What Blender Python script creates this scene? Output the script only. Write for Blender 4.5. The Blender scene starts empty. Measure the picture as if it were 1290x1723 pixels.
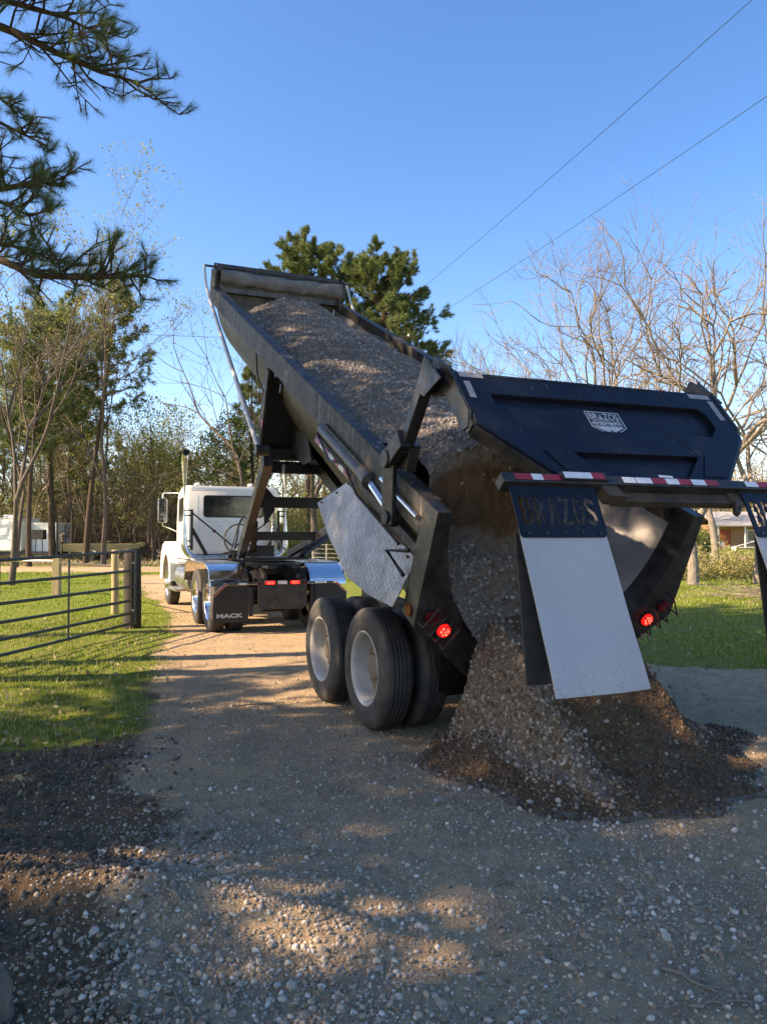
import bpy, bmesh, math, random
import numpy as np
from mathutils import Vector, Matrix, noise as mnoise
from mathutils.geometry import tessellate_polygon

SC = bpy.context.scene
COL = SC.collection
PI = math.pi
rad = math.radians
random.seed(7)

# ------------------------------------------------------------------ camera, sky, sun, exposure
CAM_H = 1.70
cam = bpy.data.cameras.new('camera')
cam.sensor_fit = 'HORIZONTAL'; cam.sensor_width = 36.0; cam.lens = 36.0
cam.clip_start = 0.05; cam.clip_end = 2000
camo = bpy.data.objects.new('camera', cam); COL.objects.link(camo)
camo.location = (0, 0, CAM_H); camo.rotation_euler = (rad(90 + 1.754), 0, 0)
SC.camera = camo

SUN_H = Vector((-0.972, -0.235, 0)).normalized()      # horizontal direction towards the sun
SUN_EL = rad(37.0)
SUN_DIR = Vector((SUN_H.x * math.cos(SUN_EL), SUN_H.y * math.cos(SUN_EL), math.sin(SUN_EL)))
world = bpy.data.worlds.new('World'); SC.world = world; world.use_nodes = True
wn = world.node_tree.nodes; wl = world.node_tree.links
bg = wn['Background']
sky = wn.new('ShaderNodeTexSky'); sky.sky_type = 'NISHITA'; sky.sun_disc = False
sky.sun_elevation = SUN_EL
sky.sun_rotation = math.atan2(SUN_H.x, SUN_H.y)
sky.altitude = 100; sky.air_density = 0.8; sky.dust_density = 0.6; sky.ozone_density = 3.5
hs = wn.new('ShaderNodeHueSaturation'); hs.inputs['Saturation'].default_value = 1.30; hs.inputs['Hue'].default_value = 0.506; wl.new(sky.outputs[0], hs.inputs['Color'])
wl.new(hs.outputs[0], bg.inputs[0]); bg.inputs[1].default_value = 0.108
sun = bpy.data.lights.new('sun', 'SUN'); sun.energy = 2.8; sun.angle = rad(0.55); sun.color = (1.0, 0.96, 0.90)
suno = bpy.data.objects.new('sun', sun); COL.objects.link(suno)
suno.rotation_euler = (-SUN_DIR).to_track_quat('-Z', 'Y').to_euler(); suno.location = (-30, -10, 40)
SC.view_settings.view_transform = 'Standard'; SC.view_settings.look = 'None'
SC.view_settings.gamma = 1.0; SC.view_settings.use_curve_mapping = False
SC.view_settings.exposure = 2.12
SC.view_settings.use_white_balance = True; SC.view_settings.white_balance_temperature = 10700; SC.view_settings.white_balance_tint = 21
SC.render.engine = 'CYCLES'
SC.cycles.max_bounces = 6; SC.cycles.transparent_max_bounces = 8

# ------------------------------------------------------------------ naming helpers
def tag(o, label=None, cat=None, group=None, kind=None):
    if label: o['label'] = label
    if cat: o['category'] = cat
    if group: o['group'] = group
    if kind: o['kind'] = kind
    return o

def thing(name, label, cat, loc=(0, 0, 0), rotz=0.0, group=None):
    o = bpy.data.objects.new(name, None); COL.objects.link(o)
    o.empty_display_size = 0.2
    o.location = loc; o.rotation_euler = (0, 0, rotz)
    return tag(o, label, cat, group)

def link(name, me, parent=None):
    o = bpy.data.objects.new(name, me); COL.objects.link(o)
    if parent is not None: o.parent = parent
    return o

def copy_tree(o, parent=None):
    c = o.copy(); COL.objects.link(c)
    if parent is not None: c.parent = parent
    for ch in list(o.children): copy_tree(ch, c)
    return c

# ------------------------------------------------------------------ mesh helpers
class MB:
    def __init__(s): s.v = []; s.f = []; s.m = []; s.mi = 0
    def add(s, vs, fs):
        k = len(s.v); s.v += [tuple(p) for p in vs]
        s.f += [tuple(i + k for i in f) for f in fs]; s.m += [s.mi] * len(fs)
    def hexa(s, p):      # 8 points: bottom loop then top loop
        s.add(p, [(3, 2, 1, 0), (4, 5, 6, 7), (0, 1, 5, 4), (1, 2, 6, 5), (2, 3, 7, 6), (3, 0, 4, 7)])
    def box(s, c, d, mapf=None):
        x, y, z = c; a, b, e = d[0] / 2, d[1] / 2, d[2] / 2
        p = [(x-a, y-b, z-e), (x+a, y-b, z-e), (x+a, y+b, z-e), (x-a, y+b, z-e), (x-a, y-b, z+e), (x+a, y-b, z+e), (x+a, y+b, z+e), (x-a, y+b, z+e)]
        s.hexa([mapf(*q) for q in p] if mapf else p)
    def beam(s, p0, p1, w, h, up=(0, 0, 1)):    # rectangular bar
        p0 = Vector(p0); p1 = Vector(p1); d = (p1 - p0).normalized(); up = Vector(up)
        x = d.cross(up)
        if x.length < 1e-4: x = d.cross(Vector((1, 0, 0)))
        x.normalize(); y = x.cross(d).normalized()
        q = [x*(-w/2) + y*(-h/2), x*(w/2) + y*(-h/2), x*(w/2) + y*(h/2), x*(-w/2) + y*(h/2)]
        s.hexa([p0 + t for t in q] + [p1 + t for t in q])
    def tube(s, pts, r, n=8, cap=True):
        pts = [Vector(p) for p in pts]; m = len(pts)
        rs = r if isinstance(r, (list, tuple)) else [r] * m
        ref = None; vs = []; fs = []
        for i, p in enumerate(pts):
            d = (pts[min(i+1, m-1)] - pts[max(i-1, 0)])
            if d.length < 1e-9: d = Vector((0, 0, 1))
            d.normalize()
            if ref is None:
                ref = Vector((0, 0, 1)) if abs(d.z) < 0.9 else Vector((1, 0, 0))
            x = d.cross(ref).normalized(); y = d.cross(x).normalized(); ref = -d.cross(x).cross(d) if False else ref
            for k in range(n):
                a = 2*PI*k/n
                vs.append(p + (x*math.cos(a) + y*math.sin(a)) * rs[i])
        for i in range(m-1):
            for k in range(n):
                a = i*n+k; b = i*n+(k+1) % n
                fs.append((a, b, b+n, a+n))
        if cap:
            fs.append(tuple(range(n-1, -1, -1))); fs.append(tuple(range((m-1)*n, m*n)))
        s.add(vs, fs)
    def lathe(s, prof, n=48, c=(0, 0, 0), close=False):      # (x, r) round the local X axis
        m = len(prof); vs = []; fs = []
        for (x, r) in prof:
            for k in range(n):
                a = 2*PI*k/n
                vs.append((c[0]+x, c[1]+r*math.cos(a), c[2]+r*math.sin(a)))
        for i in range(m if close else m-1):
            j = (i+1) % m
            for k in range(n):
                a = i*n+k; b = i*n+(k+1) % n; e = j*n+(k+1) % n; g = j*n+k
                fs.append((a, b, e, g))
        s.add(vs, fs)
    def plate(s, outer, holes, t0, t1, mapf):      # flat plate, outline (p, q), thickness along third axis
        loops = [outer] + list(holes)
        tris = tessellate_polygon([[Vector((p[0], p[1], 0)) for p in l] for l in loops])
        flat = [p for l in loops for p in l]; N = len(flat)
        vs = [mapf(p[0], p[1], t0) for p in flat] + [mapf(p[0], p[1], t1) for p in flat]
        fs = [tuple(t) for t in tris] + [tuple(i + N for i in reversed(t)) for t in tris]
        k = 0
        for l in loops:
            for i in range(len(l)):
                a = k+i; b = k+(i+1) % len(l)
                fs.append((a, b, b+N, a+N))
            k += len(l)
        s.add(vs, fs)
    def build(s, name, mat, parent=None, smooth=False, bevel=0.0, bseg=2, loc=None, recalc=True):
        me = bpy.data.meshes.new(name)
        me.from_pydata(s.v, [], s.f)
        mats = mat if isinstance(mat, (list, tuple)) else [mat]
        for m in mats: me.materials.append(m)
        if len(mats) > 1: me.polygons.foreach_set('material_index', s.m)
        if recalc:
            bm = bmesh.new(); bm.from_mesh(me); bmesh.ops.recalc_face_normals(bm, faces=bm.faces); bm.to_mesh(me); bm.free()
        if smooth:
            me.polygons.foreach_set('use_smooth', [True]*len(me.polygons))
            me.set_sharp_from_angle(angle=rad(38))
        me.update()
        o = link(name, me, parent)
        if loc: o.location = loc
        if bevel > 0:
            b = o.modifiers.new('edge', 'BEVEL'); b.width = bevel; b.segments = bseg; b.limit_method = 'ANGLE'; b.angle_limit = rad(40)
        return o

def np_mesh(name, V, F, mat, parent=None, smooth=False, attrs=None):
    """V (n,3), F (m,3|4) numpy arrays"""
    V = np.asarray(V, np.float32); F = np.asarray(F, np.int32)
    me = bpy.data.meshes.new(name); k = F.shape[1]
    me.vertices.add(len(V)); me.vertices.foreach_set('co', V.ravel())
    me.loops.add(F.size); me.loops.foreach_set('vertex_index', F.ravel())
    me.polygons.add(len(F))
    me.polygons.foreach_set('loop_start', np.arange(0, F.size, k, dtype=np.int32))
    me.polygons.foreach_set('loop_total', np.full(len(F), k, np.int32))
    if smooth: me.polygons.foreach_set('use_smooth', np.ones(len(F), bool))
    if attrs:
        for nm, arr in attrs.items():
            at = me.attributes.new(nm, 'FLOAT', 'POINT'); at.data.foreach_set('value', np.asarray(arr, np.float32))
    me.materials.append(mat); me.update(calc_edges=True)
    return link(name, me, parent)

def text_loops(body, size, offset=0.0):
    cu = bpy.data.curves.new('text', 'FONT'); cu.body = body; cu.size = size; cu.offset = offset; cu.resolution_u = 4
    ob = bpy.data.objects.new('text', cu); COL.objects.link(ob)
    bpy.context.view_layer.update()
    me = bpy.data.meshes.new_from_object(ob.evaluated_get(bpy.context.evaluated_depsgraph_get()))
    bpy.data.objects.remove(ob); bpy.data.curves.remove(cu)
    bm = bmesh.new(); bm.from_mesh(me); bmesh.ops.remove_doubles(bm, verts=bm.verts, dist=1e-5)
    edges = {}
    for e in bm.edges:
        if len(e.link_faces) == 1:
            a, b = e.verts[0].index, e.verts[1].index
            edges.setdefault(a, []).append(b); edges.setdefault(b, []).append(a)
    co = [(v.co.x, v.co.y) for v in bm.verts]; bm.free(); bpy.data.meshes.remove(me)
    loops = []; seen = set()
    for st in edges:
        if st in seen: continue
        l = [st]; seen.add(st); cur = st
        while True:
            nx = [q for q in edges[cur] if q not in seen]
            if not nx: break
            cur = nx[0]; seen.add(cur); l.append(cur)
        if len(l) > 2: loops.append([co[i] for i in l])
    return loops

def grow(l, d):       # push an outline outwards (d > 0) or inwards along its corner normals
    n = len(l); sg = 1 if poly_area(l) > 0 else -1; o = []
    for i in range(n):
        a = Vector(l[i-1]); b = Vector(l[i]); c = Vector(l[(i+1) % n]); e1 = (b-a); e2 = (c-b)
        if e1.length < 1e-7 or e2.length < 1e-7: o.append(l[i]); continue
        e1.normalize(); e2.normalize(); m = Vector((e1.y+e2.y, -(e1.x+e2.x)))
        if m.length < 1e-3: o.append(l[i]); continue
        m.normalize(); k = d*sg/max(0.5, m.dot(Vector((e1.y, -e1.x)))); o.append((b.x+m.x*k, b.y+m.y*k))
    return o
def lettering(body, width, height, bold, mat, parent, mapf, t0, t1):
    loops = text_loops(body, 1.0); X0 = min(p[0] for l in loops for p in l); X1 = max(p[0] for l in loops for p in l); Y0 = min(p[1] for l in loops for p in l); Y1 = max(p[1] for l in loops for p in l)
    loops = [[((p[0]-X0)/(X1-X0)*width, (p[1]-Y0)/(Y1-Y0)*height) for p in l] for l in loops]
    mb = MB(); outer = [l for l in loops if sum(in_poly(l[0], q) for q in loops if q is not l) % 2 == 0]
    for o_ in outer:
        isl = [grow(l, -bold) for l in loops if l is not o_ and in_poly(l[0], o_)]
        mb.plate(grow(o_, bold), isl, t0, t1, mapf)
    return mb.build('lettering', mat, parent)
def poly_area(l): return 0.5*sum(l[i][0]*l[(i+1) % len(l)][1] - l[(i+1) % len(l)][0]*l[i][1] for i in range(len(l)))
def in_poly(p, l):
    c = False
    for i in range(len(l)):
        x1, y1 = l[i]; x2, y2 = l[i-1]
        if (y1 > p[1]) != (y2 > p[1]) and p[0] < (x2-x1)*(p[1]-y1)/(y2-y1)+x1: c = not c
    return c

# ------------------------------------------------------------------ materials
class NT:
    def __init__(s, name):
        s.m = bpy.data.materials.new(name); s.m.use_nodes = True
        s.n = s.m.node_tree.nodes; s.l = s.m.node_tree.links
        s.b = s.n['Principled BSDF']; s.out = s.n['Material Output']
        s._tc = None
    def tc(s, which='Object'):
        if s._tc is None: s._tc = s.n.new('ShaderNodeTexCoord')
        return s._tc.outputs[which]
    def geo(s, which):
        g = s.n.new('ShaderNodeNewGeometry'); return g.outputs[which]
    def attr(s, name):
        a = s.n.new('ShaderNodeAttribute'); a.attribute_name = name; return a.outputs['Fac']
    def map(s, vec, scale=(1, 1, 1), rot=(0, 0, 0)):
        m = s.n.new('ShaderNodeMapping'); m.inputs['Scale'].default_value = scale; m.inputs['Rotation'].default_value = rot
        s.l.new(vec, m.inputs['Vector']); return m.outputs[0]
    def noise(s, scale, detail=4, rough=0.55, vec=None, dist=0.0):
        t = s.n.new('ShaderNodeTexNoise'); t.inputs['Scale'].default_value = scale; t.inputs['Detail'].default_value = detail
        t.inputs['Roughness'].default_value = rough; t.inputs['Distortion'].default_value = dist
        s.l.new(vec if vec is not None else s.tc(), t.inputs['Vector']); return t.outputs[0]
    def voro(s, scale, vec=None, feat='F1', out='Distance'):
        t = s.n.new('ShaderNodeTexVoronoi'); t.inputs['Scale'].default_value = scale; t.feature = feat
        s.l.new(vec if vec is not None else s.tc(), t.inputs['Vector']); return t.outputs[out]
    def ramp(s, fac, stops):
        r = s.n.new('ShaderNodeValToRGB'); e = r.color_ramp.elements
        while len(e) < len(stops): e.new(0.5)
        for i, (p, c) in enumerate(stops):
            e[i].position = p
            c = c if isinstance(c, (tuple, list)) else (c, c, c)
            e[i].color = (c[0], c[1], c[2], 1)
        s.l.new(fac, r.inputs[0]); return r.outputs[0]
    def mix(s, fac, a, b, mode='MIX'):
        m = s.n.new('ShaderNodeMix'); m.data_type = 'RGBA'; m.blend_type = mode
        for sock, val in ((0, fac), (6, a), (7, b)):
            if isinstance(val, (int, float)): m.inputs[sock].default_value = val if sock == 0 else (val, val, val, 1)
            elif isinstance(val, (tuple, list)): m.inputs[sock].default_value = (val[0], val[1], val[2], 1)
            else: s.l.new(val, m.inputs[sock])
        return m.outputs[2]
    def math(s, op, a, b=None, clamp=False):
        m = s.n.new('ShaderNodeMath'); m.operation = op; m.use_clamp = clamp
        for i, val in enumerate((a, b)):
            if val is None: continue
            if isinstance(val, (int, float)): m.inputs[i].default_value = val
            else: s.l.new(val, m.inputs[i])
        return m.outputs[0]
    def set(s, name, val):
        i = s.b.inputs[name]
        if isinstance(val, (int, float)): i.default_value = val
        elif isinstance(val, (tuple, list)): i.default_value = (val[0], val[1], val[2], 1)
        else: s.l.new(val, i)
    def bump(s, h, strength=0.3, dist=0.02):
        b = s.n.new('ShaderNodeBump'); b.inputs['Strength'].default_value = strength; b.inputs['Distance'].default_value = dist
        s.l.new(h, b.inputs['Height']); s.l.new(b.outputs[0], s.b.inputs['Normal'])

def paint(name, c1, c2, rough=0.35, metal=0.0, scale=6.0, dust=None, dust_amt=0.4, bump=0.0, streak=None, spec=0.5):
    """painted / metal surface with tonal variation, optional dust and run streaks along local Z"""
    t = NT(name)
    col = t.mix(t.ramp(t.noise(scale, 6, 0.65), [(0.35, 0.0), (0.7, 1.0)]), c1, c2)
    r = t.ramp(t.noise(scale*2.3, 5, 0.7), [(0.3, max(rough-0.12, 0.03)), (0.75, min(rough+0.2, 1.0))])
    if dust:
        f = t.ramp(t.noise(scale*0.6, 8, 0.72, dist=0.4), [(0.42, 0.0), (0.78, dust_amt)])
        col = t.mix(f, col, dust)
        r = t.mix(f, r, 0.85)
    if streak:
        f = t.ramp(t.noise(9.0, 3, 0.6, vec=t.map(t.tc(), (1.6, 1.6, 0.16))), [(0.56, 0.0), (0.7, streak[1])])
        col = t.mix(f, col, streak[0])
    t.set('Base Color', col); t.set('Roughness', r); t.set('Metallic', metal); t.set('Specular IOR Level', spec)
    if bump: t.bump(t.noise(scale*5, 5, 0.6), bump, 0.01)
    return t.m

def emit(name, c, strength, base):
    t = NT(name); t.set('Base Color', base); t.set('Emission Color', c); t.set('Emission Strength', strength); t.set('Roughness', 0.2)
    return t.m

M = {}
M['black'] = paint('black_paint', (0.008, 0.008, 0.009), (0.016, 0.016, 0.016), 0.4, dust=(0.15, 0.13, 0.10), dust_amt=0.42, scale=8.0, bump=0.06)
M['black_clean'] = paint('black_clean', (0.006, 0.006, 0.007), (0.012, 0.012, 0.013), 0.45)
M['rail'] = paint('dusty_black_rail', (0.020, 0.019, 0.016), (0.04, 0.038, 0.031), 0.55, spec=0.3, dust=(0.20, 0.18, 0.145), dust_amt=0.4, streak=((0.33, 0.31, 0.27), 0.35))
M['tub_out'] = paint('tub_outside', (0.018, 0.018, 0.015), (0.034, 0.032, 0.025), 0.34, bump=0.12, dust=(0.17, 0.16, 0.13), dust_amt=0.4, streak=((0.25, 0.23, 0.2), 0.2))
def tub_inside():
    t = NT('scoured_steel')
    v = t.map(t.tc(), (1, 0.25, 1))
    n1 = t.noise(3.0, 6, 0.7, vec=v); n2 = t.noise(26.0, 4, 0.7, vec=t.map(t.tc(), (1, 0.12, 0.6), (0.3, 0, 0)))
    col = t.mix(t.ramp(n1, [(0.35, 0.0), (0.7, 1.0)]), (0.66, 0.63, 0.59), (0.86, 0.84, 0.80))
    col = t.mix(t.ramp(n2, [(0.6, 0.0), (0.72, 0.6)]), col, (0.75, 0.73, 0.70))
    col = t.mix(t.ramp(t.noise(1.7, 5, 0.7), [(0.54, 0.0), (0.8, 0.6)]), col, (0.30, 0.245, 0.19))
    t.set('Base Color', col); t.set('Metallic', 0.9); t.set('Roughness', t.ramp(n1, [(0.3, 0.24), (0.75, 0.45)]))
    t.bump(n2, 0.12, 0.01)
    return t.m
M['tub_in'] = tub_inside()
M['headboard'] = paint('headboard_inside', (0.03, 0.03, 0.03), (0.07, 0.065, 0.06), 0.6, dust=(0.3, 0.27, 0.22), dust_amt=0.7, streak=((0.01, 0.01, 0.01), 0.8), scale=3)
def navy():
    t = NT('navy_paint')
    col = t.mix(t.ramp(t.noise(1.6, 4, 0.6), [(0.35, 0.0), (0.7, 1.0)]), (0.005, 0.008, 0.015), (0.008, 0.013, 0.024))
    sc = t.ramp(t.noise(60.0, 2, 0.5, vec=t.map(t.tc(), (1, 0.05, 0.25), (0.0, 0.9, 0.2))), [(0.70, 0.0), (0.76, 0.22)])
    col = t.mix(sc, col, (0.32, 0.34, 0.36))
    col = t.mix(t.ramp(t.noise(2.6, 9, 0.8), [(0.56, 0.0), (0.85, 0.20)]), col, (0.22, 0.21, 0.19))
    sp = t.ramp(t.voro(34.0), [(0.03, 0.35), (0.05, 0.0)])
    col = t.mix(sp, col, (0.4, 0.4, 0.38))
    t.set('Base Color', col); t.set('Roughness', t.ramp(t.noise(5, 4, .6), [(0.3, 0.25), (0.7, 0.5)])); t.set('Specular IOR Level', 0.2)
    return t.m
M['navy'] = navy()
def diamond_plate():
    t = NT('diamond_plate')
    w1 = t.noise(2.2, 4, 0.6)
    col = t.mix(t.ramp(w1, [(0.35, 0.0), (0.7, 1.0)]), (0.20, 0.20, 0.20), (0.33, 0.325, 0.32))  # blotchy tones imitate dappled light falling on the plate
    col = t.mix(t.ramp(t.noise(5, 7, 0.75), [(0.45, 0.0), (0.72, 0.7)]), col, (0.12, 0.11, 0.095))
    t.set('Base Color', col); t.set('Metallic', 0.85); t.set('Roughness', t.ramp(t.noise(11, 4, .6), [(0.3, 0.33), (0.7, 0.55)]))
    sx = t.n.new('ShaderNodeSeparateXYZ'); t.l.new(t.tc(), sx.inputs[0])
    def lugs(a, b, off):
        u = t.math('SINE', t.math('ADD', t.math('MULTIPLY', t.math('ADD', sx.outputs[1], sx.outputs[2]), a), off))
        v = t.math('SINE', t.math('ADD', t.math('MULTIPLY', t.math('SUBTRACT', sx.outputs[1], sx.outputs[2]), b), off))
        return t.math('MULTIPLY', t.math('MAXIMUM', u, 0.0), t.math('MAXIMUM', v, 0.0))
    t.bump(t.math('ADD', lugs(190, 86, 0.0), lugs(86, 190, 1.6)), 0.5, 0.006)
    return t.m
M['diamond'] = diamond_plate()
M['chrome'] = paint('chrome', (0.75, 0.75, 0.76), (0.82, 0.82, 0.82), 0.13, 1.0, 3.0, dust=(0.45, 0.42, 0.38), dust_amt=0.2)
M['alu'] = paint('polished_aluminium', (0.6, 0.6, 0.6), (0.75, 0.74, 0.72), 0.24, 1.0, 4.0, dust=(0.4, 0.37, 0.33), dust_amt=0.4)
M['galv'] = paint('bare_steel_tube', (0.52, 0.50, 0.45), (0.68, 0.65, 0.58), 0.4, 0.35, 5.0)
M['rod'] = paint('cylinder_barrel', (0.05, 0.05, 0.046), (0.09, 0.088, 0.08), 0.4, 0.25, 8.0, dust=(0.25, 0.23, 0.2), dust_amt=0.35)
M['white'] = paint('white_cab_paint', (0.72, 0.74, 0.72), (0.80, 0.81, 0.79), 0.28, 0.0, 2.0, dust=(0.5, 0.46, 0.38), dust_amt=0.18)
M['rubber'] = paint('tyre_rubber', (0.018, 0.018, 0.018), (0.032, 0.031, 0.029), 0.72, 0.0, 5.0, dust=(0.13, 0.115, 0.095), dust_amt=0.55, bump=0.15)
M['rim'] = paint('painted_rim', (0.36, 0.355, 0.335), (0.50, 0.49, 0.465), 0.42, 0.1, 6.0, dust=(0.24, 0.19, 0.13), dust_amt=0.6)
M['disc'] = paint('dusty_wheel_disc', (0.13, 0.10, 0.07), (0.22, 0.18, 0.13), 0.75, 0.0, 9.0, dust=(0.16, 0.12, 0.08), dust_amt=0.6)
M['red_on'] = emit('lit_red_lens', (1.0, 0.012, 0.016), 0.9, (0.5, 0.01, 0.01))
M['red_core'] = emit('lit_red_lens_core', (1.0, 0.05, 0.045), 2.2, (0.6, 0.02, 0.02))
M['red_off'] = paint('dark_red_lens', (0.12, 0.006, 0.008), (0.16, 0.01, 0.012), 0.15)
M['tape_red'] = paint('red_tape', (0.36, 0.012, 0.022), (0.45, 0.02, 0.03), 0.35, dust=(0.12, 0.08, 0.07), dust_amt=0.45, scale=14)
M['tape_white'] = paint('white_tape', (0.62, 0.63, 0.64), (0.74, 0.75, 0.76), 0.35, dust=(0.3, 0.28, 0.26), dust_amt=0.35, scale=14)
M['tape_grey'] = paint('toned_grey_tape', (0.20, 0.20, 0.205), (0.30, 0.30, 0.305), 0.5, dust=(0.15, 0.14, 0.13), dust_amt=0.5, scale=20)  # darker grey copy of the white tape, for the gate corners
def flap_white():
    t = NT('white_flap')
    col = t.mix(t.ramp(t.noise(1.6, 5, 0.6), [(0.3, 0.0), (0.75, 1.0)]), (0.34, 0.34, 0.345), (0.40, 0.40, 0.405))
    col = t.mix(t.ramp(t.noise(14.0, 5, 0.7, vec=t.map(t.tc(), (1.0, 0.2, 0.2))), [(0.56, 0.0), (0.78, 0.3)]), col, (0.5, 0.48, 0.44))
    col = t.mix(t.ramp(t.voro(9.0), [(0.03, 0.6), (0.06, 0.0)]), col, (0.25, 0.23, 0.21))
    sx = t.n.new('ShaderNodeSeparateXYZ'); t.l.new(t.tc(), sx.inputs[0])
    low = t.ramp(sx.outputs[2], [(0.8, 1.0), (1.45, 0.12)])
    spl = t.math('MULTIPLY', t.ramp(t.noise(38.0, 6, 0.8), [(0.53, 0.0), (0.64, 0.8)]), low)
    col = t.mix(spl, col, (0.20, 0.16, 0.115))
    col = t.mix(t.math('MULTIPLY', t.ramp(t.noise(3.2, 7, 0.75), [(0.45, 0.0), (0.75, 0.5)]), low), col, (0.33, 0.30, 0.26))
    t.set('Base Color', col); t.set('Roughness', 0.45)
    t.bump(t.noise(2.5, 3, 0.5), 0.25, 0.05)
    return t.m
M['flap'] = flap_white()
M['print_white'] = paint('white_print', (0.36, 0.385, 0.41), (0.44, 0.46, 0.48), 0.5)
M['print_black'] = paint('black_print', (0.01, 0.012, 0.016), (0.015, 0.018, 0.022), 0.5)
M['glass'] = paint('dark_glass', (0.012, 0.016, 0.016), (0.02, 0.025, 0.024), 0.06, spec=0.8)
M['tarp'] = paint('grey_tarp', (0.10, 0.10, 0.10), (0.17, 0.165, 0.16), 0.85, dust=(0.33, 0.31, 0.28), dust_amt=0.6, bump=0.4)
M['rust'] = paint('rusty_steel', (0.025, 0.018, 0.013), (0.07, 0.045, 0.028), 0.7, dust=(0.14, 0.09, 0.055), dust_amt=0.5)
M['mirror'] = paint('mirror_glass', (0.75, 0.76, 0.76), (0.8, 0.8, 0.8), 0.03, 1.0)
M['gate_green'] = paint('dark_green_pipe', (0.010, 0.028, 0.026), (0.016, 0.038, 0.034), 0.42, dust=(0.12, 0.11, 0.09), dust_amt=0.25)
def wood(name, c1, c2, axis=2):
    t = NT(name); sc = [7, 7, 7]; sc[axis] = 0.7
    n1 = t.noise(3.0, 6, 0.7, vec=t.map(t.tc(), tuple(sc)))
    col = t.mix(t.ramp(n1, [(0.3, 0.0), (0.7, 1.0)]), c1, c2)
    t.set('Base Color', col); t.set('Roughness', 0.9); t.bump(n1, 0.6, 0.02); return t.m
M['post_old'] = wood('weathered_post', (0.016, 0.014, 0.011), (0.045, 0.038, 0.029))
M['post_new'] = wood('treated_post', (0.26, 0.20, 0.10), (0.42, 0.34, 0.20))
M['log'] = wood('grey_log', (0.05, 0.043, 0.036), (0.14, 0.125, 0.105), 2)
M['stick'] = wood('dead_stick', (0.12, 0.095, 0.07), (0.30, 0.25, 0.19), 0)
def bark(name, c1, c2, sc=(9, 9, 1.6)):
    t = NT(name); n1 = t.noise(2.2, 7, 0.75, vec=t.map(t.tc(), sc))
    t.set('Base Color', t.mix(t.ramp(n1, [(0.32, 0.0), (0.68, 1.0)]), c1, c2)); t.set('Roughness', 0.95); t.set('Specular IOR Level', 0.2)
    t.bump(n1, 0.7, 0.03); return t.m
M['bark_pine'] = bark('pine_bark', (0.035, 0.026, 0.02), (0.13, 0.095, 0.07))
M['bark_grey'] = bark('grey_bark', (0.10, 0.083, 0.066), (0.36, 0.315, 0.26))
M['bark_brown'] = bark('brown_bark', (0.05, 0.04, 0.032), (0.17, 0.14, 0.11))
M['twig_tan'] = bark('tan_twigs', (0.15, 0.115, 0.075), (0.33, 0.27, 0.18), (3, 3, 3))
def leaf(name, stops, trans=0.35, rough=0.6):
    t = NT(name)
    rnd = t.geo('Random Per Island')
    big = t.noise(0.55, 3, 0.6)
    col = t.ramp(t.math('ADD', t.math('MULTIPLY', rnd, 0.65), t.math('MULTIPLY', big, 0.35)), stops)
    t.set('Base Color', col); t.set('Roughness', rough); t.set('Specular IOR Level', 0.25)
    tr = t.n.new('ShaderNodeBsdfTranslucent'); t.l.new(col, tr.inputs[0])
    mx = t.n.new('ShaderNodeMixShader'); mx.inputs[0].default_value = trans
    t.l.new(t.b.outputs[0], mx.inputs[1]); t.l.new(tr.outputs[0], mx.inputs[2]); t.l.new(mx.outputs[0], t.out.inputs[0])
    return t.m
M['needle'] = leaf('pine_needles', [(0.1, (0.04, 0.078, 0.026)), (0.5, (0.09, 0.145, 0.045)), (0.9, (0.20, 0.25, 0.075))], 0.25)
M['needle_far'] = leaf('far_pine_needles', [(0.1, (0.052, 0.092, 0.036)), (0.5, (0.115, 0.17, 0.06)), (0.9, (0.24, 0.28, 0.10))], 0.25)
M['spring'] = leaf('spring_leaves', [(0.1, (0.12, 0.15, 0.035)), (0.5, (0.22, 0.25, 0.06)), (0.9, (0.35, 0.34, 0.10))], 0.4)
M['oak'] = leaf('olive_leaves', [(0.1, (0.09, 0.085, 0.03)), (0.5, (0.17, 0.15, 0.05)), (0.9, (0.28, 0.23, 0.09))], 0.35)
M['green'] = leaf('green_leaves', [(0.1, (0.05, 0.085, 0.02)), (0.5, (0.10, 0.14, 0.035)), (0.9, (0.18, 0.21, 0.06))], 0.35)
M['buds'] = leaf('bud_sprays', [(0.1, (0.19, 0.15, 0.09)), (0.5, (0.30, 0.25, 0.14)), (0.9, (0.42, 0.37, 0.24))], 0.3)
M['blade'] = leaf('grass_blades', [(0.1, (0.05, 0.11, 0.010)), (0.5, (0.13, 0.235, 0.018)), (0.82, (0.25, 0.33, 0.035)), (0.97, (0.42, 0.39, 0.13))], 0.35)
M['weed'] = leaf('dry_weeds', [(0.1, (0.2, 0.2, 0.06)), (0.5, (0.36, 0.33, 0.12)), (0.9, (0.5, 0.44, 0.22))], 0.3)
def stone(name, stops, bs=60):
    t = NT(name)
    col = t.ramp(t.geo('Random Per Island'), stops)
    n = t.noise(bs, 4, 0.65)
    col = t.mix(t.ramp(n, [(0.35, 0.35), (0.65, 0.0)]), col, (0.11, 0.085, 0.06))
    t.set('Base Color', col); t.set('Roughness', 0.92); t.set('Specular IOR Level', 0.25); t.bump(n, 0.4, 0.006); return t.m
M['stone'] = stone('gravel_stone', [(0.0, (0.22, 0.16, 0.105)), (0.4, (0.36, 0.28, 0.20)), (0.75, (0.46, 0.38, 0.29)), (0.93, (0.56, 0.50, 0.42)), (1.0, (0.70, 0.66, 0.59))])
M['stone_load'] = stone('load_stone', [(0.0, (0.10, 0.087, 0.075)), (0.35, (0.165, 0.148, 0.13)), (0.75, (0.235, 0.215, 0.193)), (1.0, (0.40, 0.38, 0.355))])
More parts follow.
